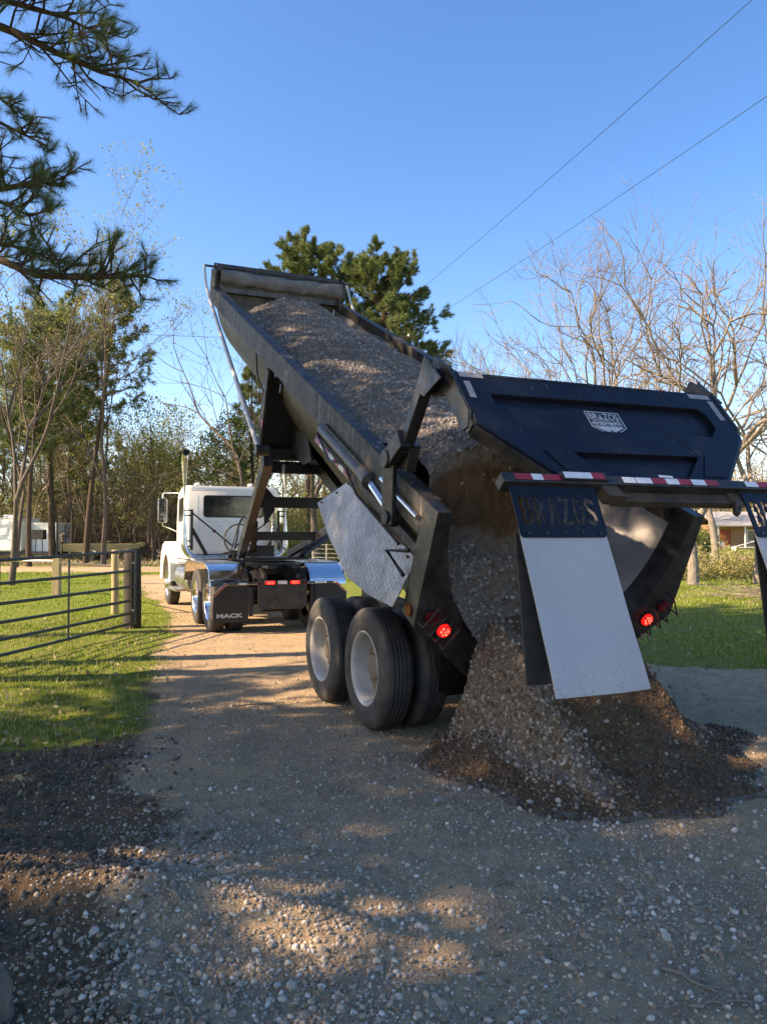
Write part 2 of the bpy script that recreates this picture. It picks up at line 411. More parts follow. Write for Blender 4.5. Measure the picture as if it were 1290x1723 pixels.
def ground_mat():
    t = NT('ground_surface')
    drive, lawn, roadm = t.attr('drive'), t.attr('lawn'), t.attr('road')
    nb = t.noise(0.5, 5, 0.6); nm = t.noise(3.0, 7, 0.7); nf = t.noise(26.0, 6, 0.75); ng = t.noise(95.0, 3, 0.7)
    grav = t.mix(t.ramp(nf, [(0.34, 0.0), (0.7, 1.0)]), (0.31, 0.225, 0.145), (0.56, 0.43, 0.285))
    grav = t.mix(t.ramp(ng, [(0.54, 0.0), (0.68, 0.8)]), grav, (0.62, 0.53, 0.41))
    grav = t.mix(t.ramp(t.noise(9.5, 6, 0.78), [(0.36, 0.75), (0.56, 0.0)]), grav, (0.24, 0.168, 0.104))
    tan = t.mix(nf, (0.42, 0.285, 0.16), (0.60, 0.44, 0.265))
    grav = t.mix(t.ramp(t.math('ADD', t.math('MULTIPLY', nm, 0.5), t.math('MULTIPLY', nb, 0.5)), [(0.42, 0.0), (0.58, 0.85)]), grav, tan)
    grav = t.mix(t.ramp(t.noise(1.3, 6, 0.7), [(0.5, 0.0), (0.68, 0.55)]), grav, (0.26, 0.185, 0.12))
    soil = t.mix(t.ramp(nf, [(0.3, 0.0), (0.75, 1.0)]), (0.085, 0.056, 0.033), (0.23, 0.155, 0.09))
    soil = t.mix(t.ramp(ng, [(0.60, 0.0), (0.72, 0.5)]), soil, (0.26, 0.23, 0.19))
    turf = t.mix(t.ramp(nf, [(0.3, 0.0), (0.7, 1.0)]), (0.075, 0.125, 0.016), (0.20, 0.245, 0.04))
    turf = t.mix(t.ramp(nm, [(0.5, 0.0), (0.72, 0.7)]), turf, (0.27, 0.22, 0.12))
    dirt = t.mix(nm, (0.33, 0.24, 0.14), (0.48, 0.37, 0.24))
    jit = t.math('MULTIPLY', t.math('SUBTRACT', nm, 0.5), 0.9)
    fd = t.ramp(t.math('ADD', drive, jit), [(0.42, 0.0), (0.58, 1.0)])
    fl = t.ramp(t.math('ADD', lawn, jit), [(0.42, 0.0), (0.58, 1.0)])
    fr = t.ramp(t.math('ADD', roadm, jit), [(0.42, 0.0), (0.58, 1.0)])
    col = t.mix(fd, soil, grav); col = t.mix(fl, col, turf); col = t.mix(fr, col, dirt)
    t.set('Base Color', col); t.set('Roughness', 0.97); t.set('Specular IOR Level', 0.15)
    t.bump(t.math('ADD', t.math('MULTIPLY', nf, 0.8), t.math('MULTIPLY', ng, 0.6)), 0.8, 0.05)
    return t.m
M['ground'] = ground_mat()
def load_mat():
    t = NT('load_surface')
    dirt = t.attr('dirt'); nf = t.noise(30.0, 5, 0.75); nm = t.noise(2.5, 6, 0.7); ns = t.noise(14.0, 5, 0.7, vec=t.map(t.tc(), (1.4, 1.4, 0.35)))
    grav = t.mix(t.ramp(nf, [(0.3, 0.0), (0.7, 1.0)]), (0.10, 0.086, 0.072), (0.22, 0.195, 0.168))
    soil = t.mix(t.ramp(ns, [(0.3, 0.0), (0.75, 1.0)]), (0.075, 0.047, 0.030), (0.18, 0.115, 0.07))
    fd = t.ramp(t.math('ADD', dirt, t.math('MULTIPLY', t.math('SUBTRACT', nm, 0.5), 0.6)), [(0.42, 0.0), (0.58, 1.0)])
    t.set('Base Color', t.mix(fd, grav, soil)); t.set('Roughness', 0.97); t.set('Specular IOR Level', 0.15)
    t.bump(t.math('ADD', nf, t.math('MULTIPLY', ns, 0.8)), 0.8, 0.03); return t.m
M['load'] = load_mat()
M['stone_heap'] = stone('heap_stone', [(0.0, (0.11, 0.078, 0.05)), (0.35, (0.18, 0.14, 0.10)), (0.75, (0.27, 0.225, 0.175)), (1.0, (0.46, 0.42, 0.365))])  # own copy for the heap, toned down to stand in for shade there

# ------------------------------------------------------------------ frame of the vehicles
PSI = rad(22.8); TILT = rad(25.8); VC = 3.75; UR = 4.96; ZT = 1.885; HW = 1.26
UX = Vector((-math.sin(PSI), math.cos(PSI), 0)); VX = Vector((math.cos(PSI), math.sin(PSI), 0))
cT, sT = math.cos(TILT), math.sin(TILT)
def uv(u, v, z=0.0): return UX*u + VX*v + Vector((0, 0, z))
def T(a, n, c): return Vector((c, a*cT - n*sT, ZT + a*sT + n*cT))       # tub frame -> trailer local
TR_ORG = uv(UR, VC, 0)
def tr_world(p): return TR_ORG + VX*p[0] + UX*p[1] + Vector((0, 0, p[2]))

# ------------------------------------------------------------------ ground
def poly_sd(px, py, poly):
    """signed distance, positive inside"""
    P = np.stack([px, py], -1); d = np.full(px.shape, 1e9); ins = np.zeros(px.shape, bool)
    n = len(poly)
    for i in range(n):
        a = np.array(poly[i], float); b = np.array(poly[(i+1) % n], float); e = b-a
        t = np.clip(((P-a)@e)/(e@e), 0, 1); q = P-(a+t[..., None]*e); d = np.minimum(d, np.sqrt((q**2).sum(-1)))
        c = ((a[1] > py) != (b[1] > py)); xx = (b[0]-a[0])*(py-a[1])/(b[1]-a[1]+1e-12)+a[0]
        ins ^= (c & (px < xx))
    return np.where(ins, d, -d)
RNG = np.random.default_rng(11)
class VNoise:
    def __init__(s, seed): r = np.random.default_rng(seed); s.t = r.random((256, 256))
    def __call__(s, x, y):
        xi = np.floor(x).astype(int); yi = np.floor(y).astype(int); fx = x-xi; fy = y-yi
        fx = fx*fx*(3-2*fx); fy = fy*fy*(3-2*fy); g = lambda i, j: s.t[i % 256, j % 256]
        return (g(xi, yi)*(1-fx)+g(xi+1, yi)*fx)*(1-fy)+(g(xi, yi+1)*(1-fx)+g(xi+1, yi+1)*fx)*fy
    def fbm(s, x, y, o=4):
        r = 0; a = 0.5
        for k in range(o): r = r+a*(s(x+17.3*k, y+9.1*k)-0.5); x = x*2.03; y = y*2.03; a *= 0.5
        return r
VN = VNoise(3)
DRIVE = [(-0.55, -12), (-0.75, 2.0), (-1.2, 3.4), (-1.45, 4.6), (-1.9, 5.8), (-2.45, 7.4), (-3.1, 11), (-3.55, 13.2), (-5.0, 17.5), (-7.4, 23.5), (-11.5, 33), (-8.2, 34.5), (-4.4, 26), (-1.5, 19.5), (0.6, 15), (2.2, 11.6), (3.6, 10.5), (5.0, 9.95), (9, 9.3), (16, 8.6), (40, 8.2), (40, -12)]
SOIL = [(-14, -12), (-14, 4.9), (-4.5, 5.2), (-2.9, 5.9), (-2.3, 6.9), (-2.2, 8.6), (-0.5, 8), (0, 0), (0, -12)]
ROAD = [(-140, 27), (-30, 33), (-9, 36.5), (20, 49), (60, 66), (140, 100), (140, 108), (60, 73), (18, 55.5), (-10, 42), (-31, 38), (-140, 34)]
def ground_masks(x, y):
    wob = VN.fbm(x*0.9, y*0.9, 3)*1.0
    sd = poly_sd(x, y, DRIVE)+wob*0.7; ss = poly_sd(x, y, SOIL)+wob*1.0; sr = poly_sd(x, y, ROAD)+wob
    drive = np.clip(0.5+sd/0.9, 0, 1); soil = np.clip(0.5+ss/0.8, 0, 1); road = np.clip(0.5+sr/1.6, 0, 1)
    lawn = np.clip(1-np.maximum(drive, soil), 0, 1)
    return drive, lawn, road
def ground_z(x, y):
    near = np.exp(-((np.maximum(np.hypot(x-0.3, y-4)-5.5, 0))/5.0)**2)
    d, l, r = ground_masks(x, y)
    z = VN.fbm(x*0.16+5, y*0.16, 3)*0.18*(1-near*0.8)
    z = z + VN.fbm(x*0.9, y*0.9, 3)*0.07
    z = z + near*(VN.fbm(x*4.2, y*4.2, 4)*0.05*(0.35+0.9*(1-d)))
    # low ridge of pushed-up soil at the left foreground and shallow wheel tracks
    z = z + near*0.10*np.exp(-((y-3.55+0.12*x)/0.28)**2)*np.clip(-x*0.9, 0, 1)*np.clip((x+4.5), 0, 1)
    v = x*VX.x + y*VX.y; u = x*UX.x + y*UX.y
    tr = np.exp(-((v-2.75)/0.25)**2)+np.exp(-((v-4.7)/0.25)**2)
    z = z - 0.025*tr*np.clip((20-u)/6, 0, 1)*np.clip((y-2)/2, 0, 1)
    # keep the ground level under the wheels
    flat = np.exp(-(np.maximum(np.hypot((v-3.7)/2.2, (u-10)/12.0)-0.8, 0)/0.25)**2)
    z = z*(1-0.85*flat)
    z = z+near*(VN.fbm(x*2.3+7, y*2.3, 4)*0.045+VN.fbm(x*9, y*9+4, 3)*0.018)*np.clip(1.3-1.1*np.exp(-(np.maximum(np.hypot((v-3.7)/1.7, (u-6.95)/1.3)-0.9, 0)/0.2)**2), 0.1, 1)
    z = z + 0.55*np.clip((np.hypot(x, y)-45)/120, 0, 1)
    return z
def axis(lo, hi, step, far_lo, far_hi, ratio=1.12):
    c = list(np.arange(lo, hi+1e-6, step)); s = step; a = hi
    while a < far_hi: s *= ratio; a += s; c.append(a)
    s = step; a = lo; pre = []
    while a > far_lo: s *= ratio; a -= s; pre.append(a)
    return np.array(pre[::-1]+c)
gx = axis(-4.2, 4.6, 0.045, -420, 420); gy = axis(2.2, 9.0, 0.045, -60, 700)
GX, GY = np.meshgrid(gx, gy, indexing='ij'); GZ = ground_z(GX, GY)
gd, gl, gr = ground_masks(GX, GY)
nx, ny = GX.shape
idx = np.arange(nx*ny).reshape(nx, ny)
F = np.stack([idx[:-1, :-1], idx[1:, :-1], idx[1:, 1:], idx[:-1, 1:]], -1).reshape(-1, 4)
GV = np.stack([GX, GY, GZ], -1).reshape(-1, 3)
fd = gd.ravel()[F].mean(1); fl = gl.ravel()[F].mean(1); fr = gr.ravel()[F].mean(1)
cls = np.where(fr > 0.5, 2, np.where(fl > 0.5, 1, np.where(fd > 0.45, 0, 3)))
def sub_ground(name, k):
    f = F[cls == k]; used, inv = np.unique(f, return_inverse=True)
    o = np_mesh(name, GV[used], inv.reshape(-1, 4), M['ground'], None, True, {'drive': gd.ravel()[used], 'lawn': gl.ravel()[used], 'road': gr.ravel()[used]})
    tag(o, kind='structure'); return o
g_drive = sub_ground('gravel_driveway', 0); tag(g_drive, 'brown gravel driveway running under the truck and trailer')
g_lawn = sub_ground('lawn', 1); tag(g_lawn, 'short spring grass on both sides of the gravel driveway')
g_road = sub_ground('dirt_road', 2); tag(g_road, 'pale dirt road crossing behind the truck')
g_soil = sub_ground('bare_soil', 3); tag(g_soil, 'dark churned soil at the left edge of the driveway')

# ------------------------------------------------------------------ rocks
ICO = None
def rock_proto(seed, sub=0):
    bm = bmesh.new(); bmesh.ops.create_icosphere(bm, subdivisions=1 + sub, radius=1.0)
    r = random.Random(seed)
    st = Vector((1+r.uniform(-.15, .35), 1+r.uniform(-.25, .2), 0.72+r.uniform(-.15, .15)))
    for v in bm.verts:
        k = 1+r.uniform(-0.22, 0.2)*(1 if sub == 0 else 0.45)
        v.co = Vector((v.co.x*st.x, v.co.y*st.y, v.co.z*st.z))*k
    bm.verts.ensure_lookup_table()
    V = np.array([v.co[:] for v in bm.verts], np.float32); Fc = np.array([[v.index for v in f.verts] for f in bm.faces], np.int32)
    bm.free(); return V, Fc
ROCKS = [rock_proto(s) for s in range(8)]
ROCKS_HI = [rock_proto(100+s, 1) for s in range(6)]
def rot_rand(n, rng, tilt=1.0):
    q = rng.normal(size=(n, 4)); q /= np.linalg.norm(q, axis=1)[:, None]
    w, x, y, z = q.T
    return np.stack([np.stack([1-2*(y*y+z*z), 2*(x*y-z*w), 2*(x*z+y*w)], -1), np.stack([2*(x*y+z*w), 1-2*(x*x+z*z), 2*(y*z-x*w)], -1), np.stack([2*(x*z-y*w), 2*(y*z+x*w), 1-2*(x*x+y*y)], -1)], 1)
def scatter_rocks(name, P, S, mat, parent=None, seed=0, protos=None):
    rng = np.random.default_rng(seed); protos = protos or ROCKS
    which = rng.integers(0, len(protos), len(P)); Vs = []; Fs = []; k = 0
    for i, (V, Fc) in enumerate(protos):
        m = which == i; n = int(m.sum())
        if n == 0: continue
        R = rot_rand(n, rng)
        W = np.einsum('nij,vj->nvi', R, V)*S[m][:, None, None] + P[m][:, None, :]
        Vs.append(W.reshape(-1, 3)); Fs.append((Fc[None]+(np.arange(n)*len(V))[:, None, None]+k).reshape(-1, 3)); k += n*len(V)
    return np_mesh(name, np.concatenate(Vs), np.concatenate(Fs), mat, parent)

def octa(seed):
    r = np.random.default_rng(seed); V = np.array([[1, 0, 0], [-1, 0, 0], [0, 1, 0], [0, -1, 0], [0, 0, 1], [0, 0, -1]], float)*np.array([1.15, .95, .8])+r.normal(size=(6, 3))*0.16
    return V.astype(np.float32), np.array([[0, 2, 4], [2, 1, 4], [1, 3, 4], [3, 0, 4], [2, 0, 5], [1, 2, 5], [3, 1, 5], [0, 3, 5]], np.int32)
ROCKS_LO = [octa(s) for s in range(8)]
rng = np.random.default_rng(5)
# loose gravel on the driveway and soil, denser and larger near the camera
def gravel_density(x, y):
    d, l, r = ground_masks(x, y)
    clump = np.clip(0.45+VN.fbm(x*0.8+3, y*0.8, 3)*2.4, 0.05, 1)
    big = 1.7*np.exp(-((y-2.3)/1.25)**2)*np.clip((x+1.1)/0.9, 0.3, 1)+0.75*np.exp(-((x+1.3+0.35*(y-4.5))/0.45)**2)*np.clip((9-y)/3, 0, 1)+0.20
    return d, l, np.clip(big, 0, 1)*clump, clump
def ground_gravel():
    for kind, bands, protos in (('big', ((30000, 2.35, 4.6, 0.006, 0.017), (13000, 4.4, 8.0, 0.007, 0.019), (6000, 7.5, 15.0, 0.008, 0.022)), ROCKS),
                                ('small', ((70000, 2.3, 4.6, 0.0022, 0.0085), (60000, 4.4, 8.0, 0.003, 0.010), (45000, 7.5, 17.0, 0.004, 0.013)), ROCKS_LO)):
        Ps = []; Ss = []
        for (n, y0, y1, smin, smax) in bands:
            y = y0+(y1-y0)*rng.random(n); x = (rng.random(n)*2-1)*(0.62*y+0.6); d, l, big, clump = gravel_density(x, y)
            dens = (big if kind == 'big' else 0.25+0.75*clump)*np.clip((0.16 if kind == 'big' else 0.3)+0.8*d, 0, 1)*np.clip(1-1.05*l, 0, 1)
            k = rng.random(n) < dens; x, y = x[k], y[k]; s = smin+(smax-smin)*rng.random(len(x))**2.2
            Ps.append(np.stack([x, y, ground_z(x, y)+s*0.12], -1)); Ss.append(s)
        o = scatter_rocks('gravel', np.concatenate(Ps), np.concatenate(Ss), M['stone'], None, 1, protos)
        tag(o, 'loose pale gravel strewn over the driveway' if kind == 'big' else 'fine grit and chips covering the driveway', kind='stuff')
ground_gravel()
# the three hundred largest loose stones: pieces of the driveway
def big_stones():
    protos = []
    for i, (V, Fc) in enumerate(ROCKS_HI):
        me = bpy.data.meshes.new('stone'); me.from_pydata([tuple(v) for v in V], [], [tuple(f) for f in Fc])
        me.materials.append(M['stone_single']); protos.append(me)
        me.polygons.foreach_set('use_smooth', [True]*len(me.polygons)); me.set_sharp_from_angle(angle=rad(32))
    k = 0
    while k < 290:
        y = 2.5+rng.random()**2.2*4.2; x = (rng.random()*2-1)*(0.55*y)
        d, l, r = ground_masks(np.array([x]), np.array([y]))
        if l[0] > 0.4 or rng.random() > 0.12+float(gravel_density(np.array([x]), np.array([y]))[2][0]): continue
        s = 0.010+0.013*rng.random()**1.8
        o = bpy.data.objects.new('stone', protos[k % len(protos)]); COL.objects.link(o); o.parent = g_drive
        o.location = (x, y, float(ground_z(np.array([x]), np.array([y]))[0])+s*0.15); o.scale = (s*(0.9+.4*rng.random()), s, s*(0.75+.3*rng.random()))
        o.rotation_euler = (rng.random()*0.6, rng.random()*0.6, rng.random()*6.28); k += 1
def single_stone_mat():
    t = NT('single_stone'); oi = t.n.new('ShaderNodeObjectInfo')
    col = t.ramp(oi.outputs['Random'], [(0.0, (0.22, 0.165, 0.115)), (0.5, (0.40, 0.335, 0.26)), (0.85, (0.54, 0.485, 0.41)), (1.0, (0.72, 0.69, 0.63))])
    n = t.noise(2.5, 5, 0.7); col = t.mix(t.ramp(n, [(0.4, 0.6), (0.62, 0.0)]), col, (0.13, 0.10, 0.07))
    t.set('Base Color', col); t.set('Roughness', 0.92); t.bump(n, 0.5, 0.2); return t.m
M['stone_single'] = single_stone_mat()
big_stones()
# crumbs of soil on the churned strip
def clods():
    n = 9000; y = 2.4+4.2*rng.random(n); x = -0.5-2.6*rng.random(n)*(y/4.5)
    d, l, r = ground_masks(x, y); k = rng.random(n) < np.clip(1-d-l, 0.0, 1)*np.clip(0.55+VN.fbm(x*1.3, y*1.3)*2, 0, 1)
    x, y = x[k], y[k]; s = 0.006+0.018*rng.random(len(x))**2
    t = NT('soil_clod'); t.set('Base Color', t.ramp(t.geo('Random Per Island'), [(0.0, (0.05, 0.036, 0.025)), (1.0, (0.15, 0.11, 0.075))])); t.set('Roughness', 1.0)
    o = scatter_rocks('soil_clods', np.stack([x, y, ground_z(x, y)+s*0.2], -1), s, t.m, None, 4); tag(o, 'crumbs of dark soil on the churned strip left of the driveway', kind='stuff')
clods()

# ------------------------------------------------------------------ grass
def grass(name, n, xf, hmin, hmax, mat, label, maskk=1.0, w=0.004, seed=1):
    r = np.random.default_rng(seed); x, y = xf(r, n)
    d, l, rd = ground_masks(x, y)
    patch = np.clip(0.62+VN.fbm(x*0.7+40, y*0.7, 3)*2.2, 0.04, 1)
    k = r.random(n) < l**1.3*(1-rd)*patch*maskk; x, y = x[k], y[k]; n = len(x)
    z = ground_z(x, y); dist = np.hypot(x, y)
    h = (hmin+(hmax-hmin)*r.random(n)**1.5)*np.clip(0.75+0.02*dist, 0.8, 1.7); az = r.random(n)*2*PI; lean = r.normal(size=n)*0.5
    ww = w*np.clip(dist/8.0, 0.7, 5)
    bx, by = np.cos(az)*ww, np.sin(az)*ww
    tx = x+np.cos(az+PI/2)*lean*h; ty = y+np.sin(az+PI/2)*lean*h
    V = np.stack([np.stack([x-bx, y-by, z-0.005], -1), np.stack([x+bx, y+by, z-0.005], -1), np.stack([tx, ty, z+h], -1)], 1).reshape(-1, 3)
    o = np_mesh(name, V, np.arange(3*n).reshape(-1, 3), mat); tag(o, label, kind='stuff')
def left_near(r, n): y = 5.0+11*r.random(n)**1.3; return -2.0-r.random(n)*(y*0.62-1.6).clip(0.6), y
def left_far(r, n): y = 14+24*r.random(n)**1.4; return -y*0.13-r.random(n)*y*0.5, y
def right_all(r, n): y = 9.3+24*r.random(n)**1.7; return 1.5+r.random(n)*y*0.6, y
grass('grass', 90000, left_near, 0.010, 0.036, M['blade'], 'short green grass beside the green pipe gate', seed=2)
grass('grass', 60000, left_far, 0.014, 0.045, M['blade'], 'sunlit grass behind the green pipe gate', w=0.005, seed=3)
grass('grass', 90000, right_all, 0.014, 0.045, M['blade'], 'sunlit grass right of the trailer', w=0.005, seed=4)

# ------------------------------------------------------------------ dump trailer
TR = thing('dump_trailer', 'black dump trailer tipped up behind the white truck, navy tailgate swung open', 'trailer', TR_ORG, PSI)
TUB_L = 10.1
GD = Vector((0, -0.62, -0.785)).normalized(); GN = Vector((1, 0, 0)).cross(GD); GN = -GN if GN.y > 0 else GN   # outward normal (towards the rear)
G0 = Vector((0, 4.80-UR, 2.85))
def G(c, d, t): return G0+GD*d+Vector((c, 0, 0))+GN*t
def ell(k, K, hw, dp):          # half ellipse from left top to right top
    a = PI*k/K
    return (-hw*math.cos(a), -dp*math.sin(a))
def tub_shell():
    K = 28; A = [i*0.505 for i in range(21)]; mb = MB(); rnd = random.Random(4)
    for hw, dp, mi in ((1.17, 1.41, 0), (1.14, 1.38, 1)):
        vs = []; mb.mi = mi
        for i, a in enumerate(A):
            for k in range(K+1):
                c, n = ell(k, K, hw, dp)
                j = 1+(0.006*math.sin(i*2.1+k*0.9)+rnd.uniform(-.004, .004)) if 0 < i < 20 else 1
                vs.append(T(a, n*j-0.02, c*j))
        fs = [(i*(K+1)+k, i*(K+1)+k+1, (i+1)*(K+1)+k+1, (i+1)*(K+1)+k) for i in range(len(A)-1) for k in range(K)]
        mb.add(vs, fs)
    return mb.build('tub_shell', [M['tub_out'], M['tub_in']], TR, smooth=True, recalc=False)
tub = tub_shell()
for s in (-1, 1):
    mb = MB()
    pts = [(1.115, -0.005), (1.255, -0.012), (1.265, -0.28), (1.175, -0.33), (1.15, -0.30)]
    A = [0.19+(TUB_L-0.19)*i/16 for i in range(17)]; rnd = random.Random(8+s)
    vs = [T(a, n+rnd.uniform(-.004, .004), s*(c+rnd.uniform(-.004, .004))) for a in A for (c, n) in pts]
    m = len(pts); fs = [(i*m+k, i*m+(k+1) % m, (i+1)*m+(k+1) % m, (i+1)*m+k) for i in range(len(A)-1) for k in range(m)]
    fs += [tuple(range(m)), tuple(range(len(vs)-m, len(vs)))]
    mb.add(vs, fs); mb.build('top_rail', M['rail'], TR)
def ring(mb, inner, outer, a0, a1):
    K = len(inner)
    P = [[T(a, n, c) for (c, n) in l] for a in (a0, a1) for l in (inner, outer)]
    vs = P[0]+P[1]+P[2]+P[3]
    I0, O0, I1, O1 = 0, K, 2*K, 3*K; fs = []
    for k in range(K-1):
        fs += [(I0+k, I0+k+1, O0+k+1, O0+k), (I1+k, O1+k, O1+k+1, I1+k+1), (O0+k, O0+k+1, O1+k+1, O1+k), (I0+k, I1+k, I1+k+1, I0+k+1)]
    for k in (0, K-1): fs.append((I0+k, O0+k, O1+k, I1+k))
    mb.add(vs, fs)
def resample(poly, K):
    L = [0]
    for a, b in zip(poly[:-1], poly[1:]): L.append(L[-1]+math.hypot(b[0]-a[0], b[1]-a[1]))
    out = []
    for k in range(K):
        t = L[-1]*k/(K-1); i = 0
        while i < len(L)-2 and L[i+1] < t: i += 1
        u = (t-L[i])/max(L[i+1]-L[i], 1e-9)
        out.append((poly[i][0]+(poly[i+1][0]-poly[i][0])*u, poly[i][1]+(poly[i+1][1]-poly[i][1])*u))
    return out
def snapped(poly, K):       # resample, then pull the nearest samples on to the corners so that they stay sharp
    o = resample(poly, K)
    for p in poly[1:-1]:
        i = min(range(1, K-1), key=lambda j: (o[j][0]-p[0])**2+(o[j][1]-p[1])**2); o[i] = p
    return o
K = 41
inner = [ell(k, K-1, 1.138, 1.385) for k in range(K)]
outl = [(-1.26, 0), (-1.26, -0.965), (-0.62, -1.52), (0.62, -1.52), (1.26, -0.965), (1.26, 0)]
mb = MB(); ring(mb, inner, snapped(outl, K), -0.05, 0.19)
frame = mb.build('rear_frame', M['black'], TR, bevel=0.006)
# headboard with two stiffeners
mb = MB(); pl = [ell(k, 24, 1.13, 1.37) for k in range(25)]
mb.plate([(-1.13, 0.12)]+[(c, n) for c, n in pl]+[(1.13, 0.12)], [], TUB_L-0.04, TUB_L, lambda p, q, t: T(t, q, p))
mb.beam(T(10.02, -0.04, -1.12), T(10.02, -0.04, 1.12), 0.07, 0.09); mb.beam(T(10.02, -0.42, -1.1), T(10.02, -0.42, 1.1), 0.06, 0.12)
mb.build('headboard', M['headboard'], TR)
mb = MB()
for s in (-1, 1): mb.beam(T(10.12, -0.35, s*1.19), T(10.12, 0.30, s*1.19), 0.12, 0.14, up=UX)
mb.beam(T(10.36, 0.30, -1.2), T(10.36, 0.30, 1.24), 0.05, 0.16)
mb.build('tarp_housing', M['black'], TR)
def tarp():
    n = 26; V = []; rnd = random.Random(2); mb = MB()
    for i in range(n+1):
        c = -1.12+2.34*i/n
        for k in range(16):
            a = 2*PI*k/16; r = 0.145+0.012*math.sin(i*0.9+k)+rnd.uniform(-.007, .007)-0.012*math.sin(PI*i/n)
            V.append(T(10.12+r*math.cos(a)*0.9, 0.185-0.03*math.sin(PI*i/n)+r*math.sin(a), c))
    fs = [(i*16+k, i*16+(k+1) % 16, (i+1)*16+(k+1) % 16, (i+1)*16+k) for i in range(n) for k in range(16)]
    fs += [tuple(range(16)), tuple(range(n*16, n*16+16))]
    mb.add(V, fs); o = mb.build('tarp_roll', M['tarp'], TR, smooth=True)
    mb = MB(); mb.tube([T(10.12, 0.34, -1.40), T(10.12, 0.34, 1.46)], 0.022, 8)
    mb.box((0, 0, 0), (0.1, 0.12, 0.12), lambda x, y, z: T(10.12, 0.33, -1.14)+Vector((x, y, z)))
    mb.box((0, 0, 0), (0.1, 0.14, 0.3), lambda x, y, z: T(10.12, 0.2, 1.24)+Vector((x, y, z)))
    mb.build('roller_axle', M['black'], o)
tarp()
for s in (-1, 1):
    mb = MB(); mb.tube([T(10.32, 0.33, s*1.385), T(9.95, 0.05, s*1.39), T(9.55, -0.13, s*1.38), T(7.2, -0.76, s*1.355), T(4.98, -1.35, s*1.33)], [0.022, 0.024, 0.032, 0.034, 0.036], 10)
    mb.build('tarp_arm', M['galv'], TR, smooth=True)
    mb = MB(); mb.tube([T(4.98, -1.35, s*1.38), T(4.98, -1.35, s*1.2)], 0.075, 12); mb.build('tarp_pivot', M['black'], TR)
# bulkhead saddle under the front half of the tub
mb = MB(); K2 = 33
inn = [ell(k, K2-1, 1.175, 1.415) for k in range(K2)]
ring(mb, [(c, n-0.22 if abs(c) > 1.15 else n) for c, n in inn], snapped([(-1.24, -0.3), (-1.24, -1.43), (1.24, -1.43), (1.24, -0.3)], K2), 5.28, 5.34)
bulk = mb.build('saddle_bulkhead', M['black_clean'], TR)
for s in (-1, 1):
    mb = MB(); mb.hexa([T(5.24, -0.33, s*1.235), T(5.24, -0.33, s*1.262), T(5.40, -0.33, s*1.262), T(5.40, -0.33, s*1.235), T(5.24, -1.42, s*1.235), T(5.24, -1.42, s*1.262), T(5.40, -1.42, s*1.262), T(5.40, -1.42, s*1.235)])
    mb.build('flange', M['rail'], bulk)
    mb = MB(); mb.hexa([T(5.22, -1.0, s*1.263), T(5.22, -1.0, s*1.268), T(5.30, -1.0, s*1.268), T(5.30, -1.0, s*1.263), T(5.22, -1.12, s*1.263), T(5.22, -1.12, s*1.268), T(5.30, -1.12, s*1.268), T(5.30, -1.12, s*1.263)])
    mb.build('red_tape', M['tape_red'], bulk)
    # sloping gusset behind the saddle, closing the space below the shell
    mb = MB(); g = [(5.28, -0.45), (5.28, -1.40), (4.6, -1.40), (4.25, -1.2)]
    mb.plate(g, [], s*0.80, s*0.83, lambda p, q, t: T(p, q, t)); mb.build('gusset', M['black_clean'], bulk)
mb = MB(); mb.beam(T(5.25, -1.5, -1.22), T(5.25, -1.5, 1.22), 0.2, 0.14); mb.beam(T(4.7, -1.5, -1.05), T(4.7, -1.5, 1.05), 0.12, 0.12)
for s in (-1, 1): mb.beam(T(5.2, -1.5, s*0.5), T(0.4, -1.5, s*0.5), 0.12, 0.16)
mb.build('under_frame', M['black_clean'], TR, bevel=0.006)
# draft arms: ladder frame from the fifth wheel up to the saddle
def LC(u, v, z): return Vector((v-VC, u-UR, z))
arm_bot = {-1: LC(13.95, 3.04, 1.36), 1: LC(13.95, 4.12, 1.36)}
arm_top = {-1: T(5.1, -1.52, -1.16), 1: T(5.1, -1.52, 1.16)}
def arm_at(s, t): return arm_bot[s].lerp(arm_top[s], t)
for s in (-1, 1):
    mb = MB(); mb.beam(arm_bot[s], arm_top[s], 0.13, 0.2); mb.build('draft_arm', M['black'], TR, bevel=0.01)
    mb = MB(); o = Vector((0.16*(-s), 0.12, -0.02)); mb.beam(arm_bot[s]+Vector((-s*0.2, -0.1, 0)), arm_at(s, 0.42)+Vector((-s*0.07, 0, -0.05)), 0.1, 0.12)
    mb.build('arm_brace', M['black_clean'], TR, bevel=0.008)
for t, w in ((0.94, 0.16), (0.62, 0.17), (0.24, 0.15)):
    mb = MB(); mb.beam(arm_at(-1, t), arm_at(1, t), 0.14, w)
    if t == 0.62:
        for s in (-1, 1):
            p = arm_at(s, t)+Vector((-s*0.1, -0.08, 0))
            mb.plate([(0, -0.08), (-s*0.0, 0.28), (-s*0.16, 0.10), (-s*0.30, -0.02)], [], 0, 0.02, lambda x, z, y, p=p: p+Vector((x, y, z)))
            mb.plate([(0, -0.02), (-s*0.02, -0.38), (-s*0.2, -0.1)], [], 0.03, 0.05, lambda x, z, y, p=p: p+Vector((x, y, z)))
    mb.build('cross_member', M['black_clean'], TR, bevel=0.008)
mb = MB(); mb.plate([(-0.62, -0.45), (0.62, -0.45), (0.55, 0.4), (-0.55, 0.4)], [], 1.255, 1.30, lambda x, y, z: LC(14.0+y, 3.6+x, z))
mb.box((0, 0, 0), (0.42, 0.12, 0.2), lambda x, y, z: LC(13.62+y, 3.35+x, 1.42+z))
mb.build('kingpin_plate', M['black_clean'], TR, bevel=0.01)
